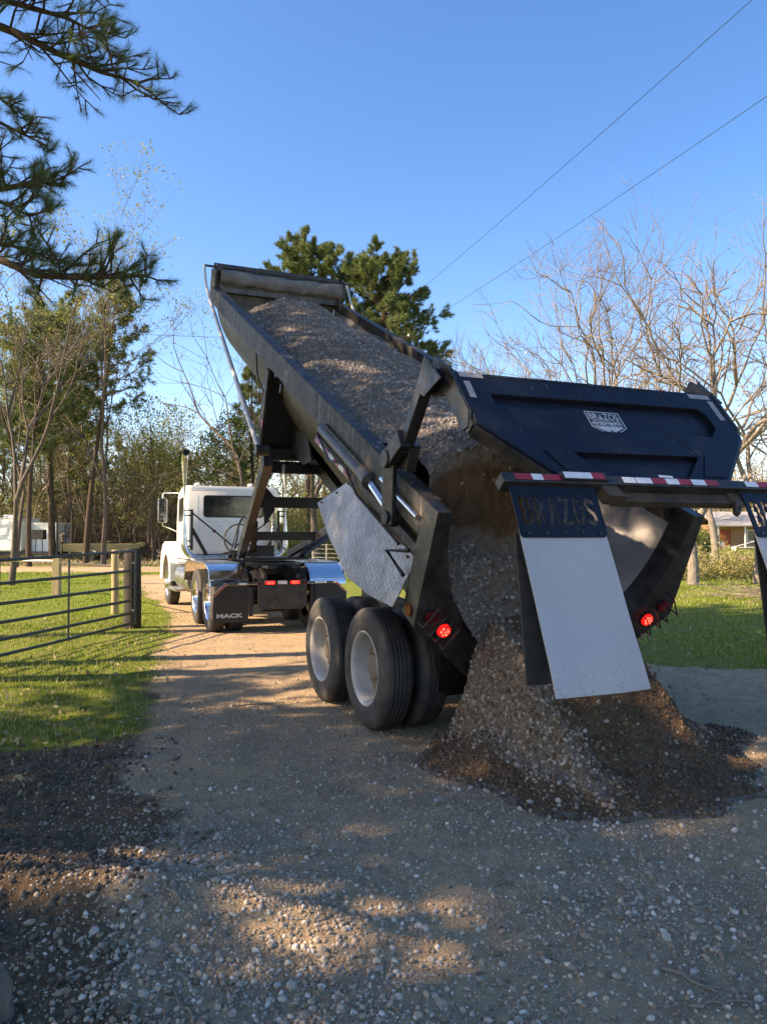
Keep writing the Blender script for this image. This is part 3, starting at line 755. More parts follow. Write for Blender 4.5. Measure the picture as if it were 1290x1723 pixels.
# tub-side runner with reflective tape, diamond plate skirt
for s in (-1, 1):
    mb = MB(); mb.hexa([T(0.2, -0.50, s*1.13), T(0.2, -0.50, s*1.215), T(3.1, -0.55, s*1.215), T(3.1, -0.55, s*1.13), T(0.2, -0.42, s*1.13), T(0.2, -0.42, s*1.20), T(3.1, -0.47, s*1.20), T(3.1, -0.47, s*1.13)])
    mb.build('side_runner', M['rail'], TR, bevel=0.005)
    for i in range(7):
        a0 = 1.9+i*0.165; a1 = a0+0.16; mb = MB(); q = s*1.2165
        n0 = -0.5-0.05*(a0-.2)/2.9; n1 = -0.5-0.05*(a1-.2)/2.9
        mb.hexa([T(a0, n0+0.005, q), T(a0, n0+0.005, q+s*0.003), T(a1, n1+0.005, q+s*0.003), T(a1, n1+0.005, q), T(a0, n0+0.055, q-s*0.004), T(a0, n0+0.055, q-s*0.001), T(a1, n1+0.055, q-s*0.001), T(a1, n1+0.055, q-s*0.004)])
        mb.build('red_tape' if i % 2 == 0 else 'white_tape', M['tape_red'] if i % 2 == 0 else M['tape_white'], TR)
    sk = [(1.88, -0.55), (2.3, -0.95), (1.75, -1.06), (1.05, -1.13), (0.6, -1.05), (0.20, -0.93), (0.20, -0.505)]
    def skm(p, q, t, s=s): return T(p, q, s*(1.21+0.13*((-0.5-q)/0.45)+t))
    mb = MB(); mb.plate(sk, [], 0.0, 0.012, skm); skirt = mb.build('diamond_plate_skirt', M['diamond'], TR, bevel=0.003)
    mb = MB()
    for i in range(8):
        p = skm(0.32+i*0.215, -0.545+0.004*(i % 3), 0.012); d = Vector((s, 0, 0)); mb.tube([p, p+d*0.012], 0.012, 6)
    for (p_, q_) in ((2.2, -0.9), (1.98, -0.7)):
        p = skm(p_, q_, 0.012); mb.tube([p, p+Vector((s*0.012, 0, 0))], 0.012, 6)
    mb.build('bolts', M['black_clean'], skirt)['kind'] = 'stuff'
    mb = MB(); mb.beam(T(1.6, -1.02, s*1.2), T(2.9, -1.25, s*0.8), 0.08, 0.1); mb.build('skirt_brace', M['rust'], TR)
    # triangular grab step at the post
    mb = MB(); mb.tube([T(0.20, -0.43, s*1.30), T(0.46, -0.56, s*1.36), T(0.19, -0.64, s*1.31)], 0.018, 8); mb.build('grab_step', M['black_clean'], TR)
    # tailgate cylinder, rod, guide tube, crank lever and lift arm
    mb = MB(); mb.tube([T(2.75, -0.30, s*1.25), T(1.25, -0.275, s*1.28)], 0.066, 16); mb.tube([T(1.32, -0.276, s*1.28), T(1.22, -0.274, s*1.28)], 0.078, 16)
    cyl = mb.build('gate_cylinder', M['rod'], TR, smooth=True)
    mb = MB(); mb.tube([T(1.26, -0.275, s*1.28), T(0.60, -0.335, s*1.29)], 0.036, 14); mb.build('piston_rod', M['chrome'], cyl, smooth=True)
    mb = MB(); mb.tube([T(0.62, -0.27, s*1.29), T(0.62, -0.40, s*1.29)], 0.06, 10); mb.tube([T(0.60, -0.335, s*1.22), T(0.60, -0.335, s*1.37)], 0.055, 12); mb.build('rod_end', M['black_clean'], cyl)
    mb = MB(); mb.tube([T(0.98, -0.15, s*1.285), T(0.2, -0.15, s*1.285)], 0.022, 12); mb.build('guide_tube', M['chrome'], TR, smooth=True)
    mb = MB(); mb.hexa([T(2.6, -0.225, s*1.16), T(2.6, -0.225, s*1.30), T(1.3, -0.225, s*1.30), T(1.3, -0.225, s*1.16), T(2.6, -0.20, s*1.16), T(2.6, -0.20, s*1.30), T(1.3, -0.20, s*1.30), T(1.3, -0.20, s*1.16)])
    mb.build('cylinder_cover', M['rail'], TR)
    piv = T(0.80, 0.09, s*1.32); elb = T(0.64, 0.30, s*1.32); apx = Vector((s*1.25, 5.0-UR, 2.985)); low = T(0.60, -0.335, s*1.335)
    mb = MB(); mb.beam(low+Vector((0, 0, -0.06)), piv, 0.05, 0.12, up=UX); mb.beam(piv, elb+(elb-piv)*0.15, 0.09, 0.15, up=(0, 1, 0)); mb.tube([piv+Vector((-s*0.1, 0, 0)), piv+Vector((s*0.06, 0, 0))], 0.075, 16)
    mb.box((0, 0, 0), (0.09, 0.14, 0.22), lambda x, y, z, s=s: T(0.66+y*1.0, 0.17+z, s*1.22+x))
    lev = mb.build('crank_lever', M['black'], TR, bevel=0.006)
    mb = MB(); e = elb+Vector((-s*0.04, 0, 0)); mb.beam(e+(e-apx)*0.12, e.lerp(apx, 0.86), 0.095, 0.11, up=(0, 1, 0)); mb.build('lift_arm', M['black'], TR, bevel=0.008)
    mb = MB()
    g_ = lambda d, tt: (G(0, d, tt).y, G(0, d, tt).z)
    brk = [(apx.y+0.02, apx.z+0.04), (apx.y+0.16, apx.z-0.20), (apx.y+0.03, apx.z-0.27), g_(0.10, -0.12), g_(0.46, -0.12), g_(0.50, -0.04), g_(0.42, 0.03), g_(-0.02, 0.03)]
    mb.plate(brk, [], s*1.205, s*1.235, lambda p, q, t: Vector((t, p, q))); mb.plate([brk[0], brk[1], brk[2], g_(0.06, 0.0)], [], s*1.30, s*1.32, lambda p, q, t: Vector((t, p, q)))
    mb.tube([apx+Vector((-s*0.1, 0, -0.09)), apx+Vector((s*0.06, 0, -0.09))], 0.03, 10)
    mb.build('hinge_bracket', M['black'], TR, bevel=0.003)
    for hp in ([T(6.3, -0.33, s*1.2), T(6.1, -0.6, s*1.2), T(5.7, -0.95, s*1.08), T(5.4, -1.2, s*0.9)], [T(3.05, -0.28, s*1.2), T(2.9, -0.42, s*1.25), T(2.4, -0.52, s*1.26), T(2.0, -0.42, s*1.24)],
               [T(2.0, -0.36, s*1.235), T(1.9, -0.46, s*1.24), T(1.55, -0.54, s*1.25), T(1.15, -0.53, s*1.25), T(0.5, -0.52, s*1.25)]):
        mb = MB(); mb.tube(hp, 0.012, 6, False); mb.build('hydraulic_hose', M['black_clean'], TR, smooth=True)
# weld brackets on the rail side
for a, n in ((3.1, -0.1), (2.3, -0.33), (4.55, -0.38)):
    mb = MB(); mb.box((0, 0, 0), (0.03, 0.05, 0.11), lambda x, y, z, a=a, n=n: T(a+y, n+z, -1.25+x)); mb.build('rail_bracket', M['black_clean'], TR)
# tail lamps on the chamfered feet of the rear frame
for s in (-1, 1):
    for (c, n, lit) in ((1.0, -0.995, True), (1.135, -0.865, False)):
        p = T(-0.052, n, s*c); d = (T(-0.1, n, s*c)-T(0, n, s*c)).normalized()
        mb = MB(); mb.tube([p, p+d*0.012], 0.066, 20); lamp = mb.build('tail_lamp', M['black_clean'], TR)
        mb = MB(); mb.tube([p+d*0.010, p+d*0.028, p+d*0.034], [0.055, 0.052, 0.03], 20); mb.build('lens', M['red_on'] if lit else M['red_off'], lamp, smooth=True)
        if lit:
            mb = MB()
            for i in range(7):
                a = 2*PI*i/6; q = T(-0.052, n+0.03*math.sin(a)*(i < 6), s*c+0.03*math.cos(a)*(i < 6))+d*0.033
                mb.tube([q, q+d*0.004], 0.011, 8)
            mb.build('diodes', M['red_core'], lamp)
    mb = MB()
    for (c, n) in ((1.0, -0.995), (1.135, -0.865)):
        for off in (-0.05, 0.055):
            e = Vector((0.7071*off, -0.7071*off*-1)); 
            p0 = T(-0.05, n-0.08+off*0.7, s*(c+off*0.75+0.06)); p1 = T(-0.05, n+0.09+off*0.7, s*(c+off*0.75-0.05)); d = (T(-0.1, 0, 0)-T(0, 0, 0))
            mb.tube([p0, p0+d, p1+d, p1], 0.007, 6)
    mb.build('lamp_guard', M['black'], TR)
    p = T(0.07, -0.88, s*1.262); mb = MB(); mb.tube([p, p+Vector((s*0.012, 0, 0))], 0.05, 16); mb.build('side_reflector', M['red_off'], TR)
# tailgate -----------------------------------------------------------
gate_out = [(-1.2, 0), (1.2, 0), (1.2, 0.5), (0.68, 1.04), (-0.68, 1.04), (-1.2, 0.52)]
mb = MB(); mb.plate(gate_out, [], -0.05, -0.02, G); gate = mb.build('tailgate', M['navy'], TR)
h1 = [(-0.98, 0.215), (0.93, 0.195), (0.985, 0.26), (0.985, 0.41), (0.88, 0.515), (-0.84, 0.535), (-0.98, 0.36)]
h2 = [(-0.54, 0.755), (0.60, 0.74), (0.34, 1.0), (-0.30, 1.005)]
mb = MB(); mb.plate(gate_out, [h1, h2], -0.02, 0.025, G); mb.build('gate_frame', M['navy'], gate, bevel=0.006)
mb = MB()
for a, b in zip(gate_out, gate_out[1:]+gate_out[:1]):
    if a == (-1.2, 0) : pass
    mb.beam(G(a[0], a[1], -0.045), G(b[0], b[1], -0.045), 0.05, 0.09, up=GN)
mb.build('edge_flange', M['black'], gate)
for (x0, x1, y0, y1, nm) in ((-1.17, -0.98, 0.012, 0.055, 'white_tape'), (-1.16, -1.11, 0.10, 0.27, 'white_tape'), (0.93, 1.15, 0.018, 0.07, 'white_tape'), (1.10, 1.155, 0.09, 0.31, 'white_tape')):
    mb = MB(); mb.plate([(x0, y0), (x1, y0), (x1, y1), (x0, y1)], [], 0.0255, 0.0275, G); mb.build('grey_tape', M['tape_grey'], gate)
for pts in ([(-0.78, 0.74), (-0.56, 0.74), (-0.36, 1.02), (-0.62, 1.02)], [(0.66, 0.73), (0.93, 0.73), (0.72, 0.95), (0.52, 0.95)]):
    mb = MB(); mb.plate(pts, [], 0.026, 0.034, G); mb.build('gate_patch', M['navy'], gate, bevel=0.002)
for pts in ([(-0.9, 0.02), (0.55, 0.02), (0.55, 0.026), (-0.9, 0.026)], [(0.62, 0.0), (0.624, 0.0), (0.624, 0.18), (0.62, 0.18)], [(0.45, 0.53), (0.456, 0.53), (0.64, 0.73), (0.634, 0.73)]):
    mb = MB(); mb.plate(pts, [], 0.024, 0.029, G); mb.build('weld_seam', M['rail'], gate)
# decal in the upper recess
def pent(k): return [(-0.19+k*1.0, 0.272+k), (0.125-k, 0.272+k), (0.125-k, 0.44-0.3*k), (-0.0325, 0.53-k*1.1), (-0.19+k, 0.44-0.3*k)]
mb = MB(); mb.plate(pent(0), [pent(0.008)], -0.0195, -0.0178, G); dec = mb.build('decal', M['print_white'], gate)
mb = MB(); mb.plate(pent(0.008), [], -0.0196, -0.0186, G); mb.build('decal_ground', M['print_black'], dec)
pb = pent(0.024); mb = MB(); mb.plate([(pb[0][0], 0.385), (pb[1][0], 0.385), pb[2], pb[3], pb[4]], [], -0.0186, -0.0179, G); mb.build('decal_field', M['print_white'], dec)
lettering('BRAZOS', 0.268, 0.062, 0.0008, M['print_white'], dec, lambda x, y, t: G(x-0.166, 0.352-y, t), -0.0186, -0.0172)
lettering('TRAILERS.COM', 0.25, 0.023, 0.0002, M['print_white'], dec, lambda x, y, t: G(x-0.157, 0.380-y, t), -0.0186, -0.0174)
lettering('430-540-3400', 0.262, 0.036, 0.0006, M['print_black'], dec, lambda x, y, t: G(x-0.163, 0.432-y, t), -0.0179, -0.0168)
mb = MB(); mb.plate([(-0.0325+0.018*math.cos(k*PI/5+PI/2)*(1 if k % 2 == 0 else .42), 0.478-0.018*math.sin(k*PI/5+PI/2)*(1 if k % 2 == 0 else .42)) for k in range(10)], [], -0.0179, -0.0170, G); mb.build('decal_star', M['print_black'], dec)
# bumper bar with tape, letter plates and mud flaps
BD = 1.085
def B(c, d, t): return G(c, BD+d, t)
mb = MB(); mb.box((0, 0, 0), (2.74, 0.075, 0.10), lambda x, y, z: G(x+0.115, BD+y, 0.055+z)); bar = mb.build('bumper_bar', M['black'], TR, bevel=0.006)
mb = MB(); mb.beam(G(-0.42, BD+0.07, 0.0), G(0.75, BD+0.07, 0.0), 0.09, 0.055, up=GN)
mb.plate([(-0.52, 0.03), (-0.40, 0.03), (-0.36, 0.13), (-0.50, 0.12)], [], 0.0, 0.09, B); mb.build('bar_stiffener', M['rust'], bar)
def tape(c0, c1, red, d0=-0.028, d1=0.022, t=0.1065):
    mb = MB(); mb.plate([(c0, d0), (c1, d0), (c1, d1), (c0, d1)], [], t, t+0.002, B)
    mb.build('red_tape' if red else 'white_tape', M['tape_red'] if red else M['tape_white'], bar)
tape(-1.17, -1.045, 1); tape(-1.045, -0.965, 0); tape(-0.965, -0.825, 1)
mb = MB(); mb.plate([(-0.825, -0.045), (-0.47, -0.045), (-0.47, 0.02), (-0.825, 0.02)], [], 0.105, 0.125, B); mb.build('tape_backing', M['black'], bar, bevel=0.003)
tape(-0.81, -0.595, 0, -0.038, 0.014, 0.1255); tape(-0.595, -0.50, 1, -0.038, 0.014, 0.1255)
tape(-0.335, -0.235, 0)
xs = [-0.225, -0.09, 0.03, 0.145, 0.26, 0.385, 0.50]
for i in range(6): tape(xs[i], xs[i+1]-0.004, i % 2 == 1) if i else tape(xs[0]-0.0, xs[1]-0.004, 0)
tape(0.60, 0.73, 1) if False else None
tape(0.755, 0.875, 0); tape(0.879, 1.02, 1); tape(1.024, 1.15, 0); tape(1.154, 1.30, 1)
mb = MB(); mb.plate([(0.0, -0.065), (0.12, -0.06), (0.12, -0.04), (0.0, -0.044)], [], 0.10, 0.103, B); mb.build('white_sticker', M['tape_white'], bar)
def flap_pt(c, s_, t):       # s_ metres down along the hanging flap
    y0 = -0.005+0.0; ang = rad(52); p = G(0, BD+0.045, 0.055).copy()
    # integrate a sheet that starts in the gate plane and straightens towards the vertical
    N = 24; L = s_; y, z = p.y, p.z; a = 0
    for i in range(N):
        l = L*(i+0.5)/N; a = rad(62)+(rad(70)-rad(62))*min(l/0.3, 1) - rad(4)*max(0, (l-0.55)/0.7)
        y -= math.cos(a)*L/N; z -= math.sin(a)*L/N
    nrm = Vector((0, -math.sin(a), math.cos(a)))
    return Vector((c, y, z))+nrm*t
def mud_flap(c0, c1, word):
    # steel letter plate with the word cut through it
    w = c1-c0; H0, H1 = 0.0, 0.345
    r = 0.03; yt0, yb0 = 0.065, 0.275; n = len(word); x0 = c0+0.035; cw = (w-0.07)/n; mb = MB()
    def rect(a, b, c, d): mb.plate([(a, c), (b, c), (b, d), (a, d)], [], 0.012, 0.020, flap_pt)
    rect(c0, c1, H0, yt0); rect(c0, x0, yt0, yb0); rect(x0+cw*n, c1, yt0, yb0)
    mb.plate([(c0, yb0), (c1, yb0), (c1, H1-r), (c1-r*0.3, H1-r*0.3), (c1-r, H1), (c0+r, H1), (c0+r*0.3, H1-r*0.3), (c0, H1-r)], [], 0.012, 0.020, flap_pt)
    for k, ch in enumerate(word):
        xa = x0+cw*k; xb = xa+cw; loops = text_loops(ch, 0.30, 0.0)
        X0 = min(p[0] for l in loops for p in l); X1 = max(p[0] for l in loops for p in l); Y0 = min(p[1] for l in loops for p in l); Y1 = max(p[1] for l in loops for p in l)
        fit = lambda p: (xa+0.013+(p[0]-X0)/(X1-X0)*(cw-0.026), yb0-0.014-(p[1]-Y0)/(Y1-Y0)*(yb0-yt0-0.028))
        loops = [[fit(p) for p in l] for l in loops]; loops.sort(key=lambda l: -abs(poly_area(l)))
        hole = grow(loops[0], 0.0055); isl = [grow(l, -0.004) for l in loops[1:]]
        mb.plate([(xa, yt0), (xb, yt0), (xb, yb0), (xa, yb0)], [hole], 0.012, 0.020, flap_pt)
        for l in isl:
            mb.plate(l, [], 0.012, 0.020, flap_pt)
            cx_ = sum(p[0] for p in l)/len(l); cy_ = sum(p[1] for p in l)/len(l); hh = max(p[1] for p in l)-cy_+0.035
            mb.plate([(cx_-0.004, cy_-hh), (cx_+0.004, cy_-hh), (cx_+0.004, cy_+hh), (cx_-0.004, cy_+hh)], [], 0.0125, 0.0195, flap_pt)
    lp = mb.build('letter_plate', M['navy'], TR)
    mb = MB()
    for i in range(5):
        p = flap_pt(c0+0.06+i*(w-0.12)/4, 0.318, 0.020); q = flap_pt(c0+0.06+i*(w-0.12)/4, 0.318, 0.028); mb.tube([p, q], 0.011, 8)
    mb.build('bolts', M['black'], lp)['kind'] = 'stuff'
    mb = MB(); nS, nC = 22, 10; vs = []
    for t in (0.0, 0.010):
        for i in range(nS+1):
            for k in range(nC+1):
                s_ = 0.285+(1.30-0.285)*i/nS; c = c0+0.006+(w-0.012)*k/nC
                vs.append(flap_pt(c, s_, t+(0.010*math.sin(k*0.7+i*0.25)+0.035*((k/nC)-0.4)**2*4-0.02*max(0, i/nS-0.8)*5)*i/nS))
    m = (nC+1); o2 = (nS+1)*m; fs = []
    for i in range(nS):
        for k in range(nC):
            a = i*m+k; fs += [(a, a+1, a+m+1, a+m), (o2+a, o2+a+m, o2+a+m+1, o2+a+1)]
    for i in range(nS): fs += [(i*m, i*m+m, o2+i*m+m, o2+i*m), (i*m+nC, o2+i*m+nC, o2+i*m+m+nC, i*m+m+nC)]
    for k in range(nC): fs += [(k, o2+k, o2+k+1, k+1), (nS*m+k, nS*m+k+1, o2+nS*m+k+1, o2+nS*m+k)]
    mb.add(vs, fs); fl = mb.build('mud_flap', M['flap'], TR, smooth=True)
    # black rubber sheet hanging straight behind it
    mb = MB(); top = flap_pt(0, 0.30, -0.03)
    vs = []
    for i in range(9):
        for c in (c0+(0.012 if c0 < 0 else 0.07), c1-0.012):
            vs.append(Vector((c, top.y-0.02*i/8*1.0-0.10*i/8+0.02, top.z-0.90*i/8)))
    fs = [(2*i, 2*i+1, 2*i+3, 2*i+2) for i in range(8)]
    mb.add(vs, fs); o = mb.build('backing_flap', M['rubber'], TR); sm = o.modifiers.new('t', 'SOLIDIFY'); sm.thickness = 0.012
mud_flap(-1.22, -0.575, 'BRAZOS'); mud_flap(0.70, 1.42, 'BRAZOS')
# hook hanging off the bar by the right flap
mb = MB(); mb.plate([(0.60, 0.02), (0.74, 0.03), (0.745, 0.09), (0.69, 0.14), (0.60, 0.23), (0.575, 0.20), (0.63, 0.12), (0.60, 0.07)], [[(0.615, 0.19), (0.60, 0.195), (0.645, 0.145), (0.655, 0.15)]], 0.01, 0.05, B); mb.build('bar_hook', M['rust'], TR, bevel=0.004)

# axles, suspension, wheels -------------------------------------------
def tyre_prof(w=0.275, R=0.53, rb=0.318, g=4):
    p = [(0.035, rb), (0.012, rb+0.012), (0.004, rb+0.045), (0.0, rb+0.085), (0.003, rb+0.10), (0.001, rb+0.105), (0.006, rb+0.15), (0.016, R-0.035), (0.022, R-0.03), (0.030, R-0.012), (0.048, R-0.002)]
    x = 0.048
    step = (w-0.096)/(g+1)
    for i in range(g):
        xa = 0.048+step*(i+1)-0.006
        p += [(xa, R), (xa+0.001, R-0.016), (xa+0.011, R-0.016), (xa+0.012, R)]
    h = [(w-x_, r_) for (x_, r_) in p[:11]][::-1]
    return p+h
def wheel_proto(name, rimmat, deep=True, chrome=False):
    w = thing(name, None, None)
    mb = MB(); mb.lathe(tyre_prof(), 72); mb.build('tyre', M['rubber'], w, smooth=True)
    mb = MB()
    if deep: mb.lathe([(0.055, 0.328), (0.016, 0.331), (0.010, 0.322), (0.022, 0.306), (0.05, 0.296), (0.09, 0.287), (0.145, 0.283), (0.17, 0.27)], 48)
    else: mb.lathe([(0.055, 0.328), (0.016, 0.331), (0.010, 0.322), (0.03, 0.30), (0.045, 0.27), (0.03, 0.22), (0.02, 0.2)], 48)
    mb.build('rim', rimmat, w, smooth=True)
    mb = MB()
    if deep:
        mb.lathe([(0.17, 0.272), (0.176, 0.24), (0.172, 0.15), (0.165, 0.13), (0.10, 0.115), (0.09, 0.10), (0.085, 0.0001)], 32)
        for i in range(10):
            a = 2*PI*i/10; mb.tube([(0.172, 0.185*math.cos(a), 0.185*math.sin(a)), (0.135, 0.185*math.cos(a), 0.185*math.sin(a))], 0.017, 6)
        mb.build('wheel_disc', M['alu'] if chrome else M['disc'], w, smooth=True)
    else:
        mb.lathe([(0.02, 0.2), (0.03, 0.14), (-0.02, 0.12), (-0.05, 0.10), (-0.06, 0.0001)], 32)
        mb.build('wheel_disc', M['alu'], w, smooth=True)
    return w
wp = wheel_proto('wheel', M['rim'])
AX = [(6.33-UR), (7.575-UR)]
first = True
for yA in AX:
    for s in (-1, 1):
        for off in (0.0, 0.335):
            w = wp if first else copy_tree(wp); first = False
            w.parent = TR; w.location = (s*(1.29-off), yA, 0.53); w.rotation_euler = (rad(random.uniform(0, 90)), 0, 0 if s < 0 else PI)
    mb = MB(); mb.tube([(-1.2, yA, 0.53), (1.2, yA, 0.53)], 0.07, 14)
    for s in (-1, 1): mb.tube([(s*0.55, yA, 0.53), (s*0.68, yA, 0.53)], 0.22, 20)
    mb.build('axle', M['black_clean'], TR, smooth=True)
for s in (-1, 1):
    mb = MB(); mb.beam((s*0.48, AX[0]-0.55, 0.82), (s*0.48, AX[1]+0.75, 1.02), 0.1, 0.2)
    mb.beam((s*0.48, AX[0], 0.5), (s*0.48, AX[0], 0.85), 0.12, 0.2, up=(0, 1, 0)); mb.beam((s*0.48, AX[1], 0.5), (s*0.48, AX[1], 0.95), 0.12, 0.2, up=(0, 1, 0))
    mb.beam((s*0.48, AX[0]-0.35, 0.62), (s*0.48, AX[1]+0.35, 0.62), 0.08, 0.08)
    mb.beam((s*0.48, AX[0]-0.5, 0.78), T(0.45, -1.5, s*0.5), 0.12, 0.18)
    mb.build('suspension_beam', M['black_clean'], TR, bevel=0.008)
mb = MB(); mb.plate([(-0.9, -1.2), (-0.62, -1.5), (0.62, -1.5), (0.9, -1.2), (0.75, -1.75), (-0.78, -1.78)], [], 0.12, 0.2, lambda p, q, t: T(t, q, p)); mb.build('rear_apron', M['black_clean'], TR)

# the load: gravel with a cut face of brown soil ----------------------
def load_h(a, c):
    k = [(-0.2, 0.2), (0.35, 0.36), (0.7, 0.36), (1.2, 0.27), (1.8, 0.20), (2.6, 0.21), (3.4, 0.15), (4.2, 0.10), (5.0, 0.17), (5.8, 0.14), (6.6, 0.05), (7.4, 0.06), (8.2, 0.13), (8.8, 0.12), (9.2, -0.05), (9.6, -0.4), (10.1, -0.75)]
    top = np.interp(a, [p[0] for p in k], [p[1] for p in k])
    edge = np.interp(a, [-0.2, 1.2, 3, 6, 8, 9, 10.1], [-0.02, -0.06, -0.15, -0.3, -0.36, -0.5, -0.8])
    e = np.clip(np.abs(c+0.05)/1.14, 0, 1)
    h = top+(edge-top)*e**2.2
    h = h+VN.fbm(a*0.75+2, c*0.9+5, 4)*0.30*(1-e**4)
    # the right half has already begun to slide out
    sl = np.clip((c+0.28)/0.55, 0, 1); sl = sl*sl*(3-2*sl); drop = np.clip((2.3-a)/2.3, 0, 1)**1.25
    h = h-sl*drop*1.25+0.10*np.clip((1.6-a)/0.8, 0, 1)*(1-sl)
    return h
def load_mesh():
    na, nc = 230, 74
    a = np.linspace(0.0, 10.0, na)[:, None]*np.ones((1, nc)); cc = np.linspace(-1, 1, nc)[None, :]*np.ones((na, 1))*1.11
    NX = 14; ext = np.linspace(-0.34, 0, NX+1)[:-1, None]*np.ones((1, nc)); a = np.concatenate([ext, a]); cc = np.concatenate([cc[:NX], cc]); na += NX
    h = load_h(np.maximum(a, 0), cc)
    # steep face at the rear left, with a ledge below it
    fx = 0.36+VN.fbm(cc*2.2+9, a*0+3, 3)*0.5+0.25*np.clip((cc+0.35)/0.4, 0, 1)
    t = np.clip((a-fx)/0.16+0.5, 0, 1); t = t*t*(3-2*t)
    ledge = np.minimum(-0.46+VN.fbm(cc*3, a*3, 3)*0.16-0.62*np.clip((cc+0.1)/0.7, 0, 1), h+0.02)
    h2 = ledge+(h-ledge)*t
    h = np.where(a < 1.3, h2, h)
    out = np.clip((0.06-a)/0.40, 0, 1); h = h-out**0.8*1.05
    dirt = np.clip((t*(1-t)*4), 0, 1)*np.clip((0.2-cc)/0.25, 0, 1)*(a < 1.2)
    dirt = np.maximum(dirt, np.clip((VN.fbm(cc*2.5+4, h*2+1, 3)+0.10)*6, 0, 1)*np.clip(out*4, 0, 1)*np.clip((cc+0.35)/0.2, 0, 1))
    h = h+VN.fbm(a*7, cc*7, 3)*0.05+dirt*VN.fbm(a*3+cc*9, h*2.5, 3)*0.07
    # keep inside the shell
    lim = 1.125*np.sqrt(np.clip(1-(np.minimum(h, 0)/1.385)**2, 0.02, 1)); c2 = np.clip(cc, -lim, lim)
    P = np.stack([c2, a*cT-h*sT, ZT+a*sT+h*cT], -1)
    ii = np.arange(na*nc).reshape(na, nc)
    F = np.stack([ii[:-1, :-1], ii[1:, :-1], ii[1:, 1:], ii[:-1, 1:]], -1).reshape(-1, 4)
    W = np.array([tr_world(p)[:] for p in P.reshape(-1, 3)])
    o = np_mesh('gravel_load', W, F[:, ::-1], M['load'], None, True, {'dirt': dirt.ravel()})
    tag(o, 'grey gravel load with a brown soil face sliding out of the tipped trailer', kind='stuff')
    # stones
    V = W; r = np.random.default_rng(9); A = V[F[:, 0]]; E1 = V[F[:, 1]]-A; E2 = V[F[:, 3]]-A; ar = np.linalg.norm(np.cross(E1, E2), axis=1)
    fdirt = dirt.ravel()[F].mean(1); wgt = ar*(1.0-0.985*np.clip(fdirt*2.2, 0, 1))*np.where(a.ravel()[F].mean(1) < 1.5, 1.5, 1.0)
    n = 19000; pick = r.choice(len(F), n, p=wgt/wgt.sum()); uu = r.random(n)[:, None]; vv = r.random(n)[:, None]
    P = A[pick]+E1[pick]*uu+E2[pick]*vv; S = 0.009+0.016*r.random(n)**2
    o = scatter_rocks('load_stones', P, S, M['stone_load'], None, 6); tag(o, 'grey stones of the gravel load lying in the trailer tub', kind='stuff')
load_mesh()
# the heap under the tail and the curtain of gravel that feeds it
def heap_z(c, y):
    ang = np.arctan2(y+0.18, c+0.05); rw_ = 1+0.10*np.sin(ang*3+1)+0.06*np.sin(ang*7)
    q = np.clip(1-np.sqrt(((c+0.05)/1.34)**2+((y+0.18)/1.16)**2)/rw_, 0, 1); m = 0.62*q**1.45
    q = np.clip(1-np.sqrt(((c-0.85)/1.0)**2+((y-0.02)/0.5)**2), 0, 1); m = m+0.13*q**1.4
    prof = np.interp(y, [-1.3, -0.9, -0.6, -0.35, -0.1, 0.1, 0.3, 0.5, 0.62, 0.95], [0, 0.15, 0.36, 0.52, 0.72, 0.90, 1.0, 0.98, 0.5, 0])
    wob = VN.fbm(y*3+1, c*0+2, 3)*0.12
    el = np.clip((c+0.76+wob)/0.15, 0, 1); er = np.clip((0.88-c+wob-0.22*np.clip(-y, 0, 1))/0.36, 0, 1)
    el = el*el*(3-2*el); er = er*er*(3-2*er)
    col = prof*el*er
    z = np.maximum(m, col)+0.12*np.minimum(m, col)
    return z
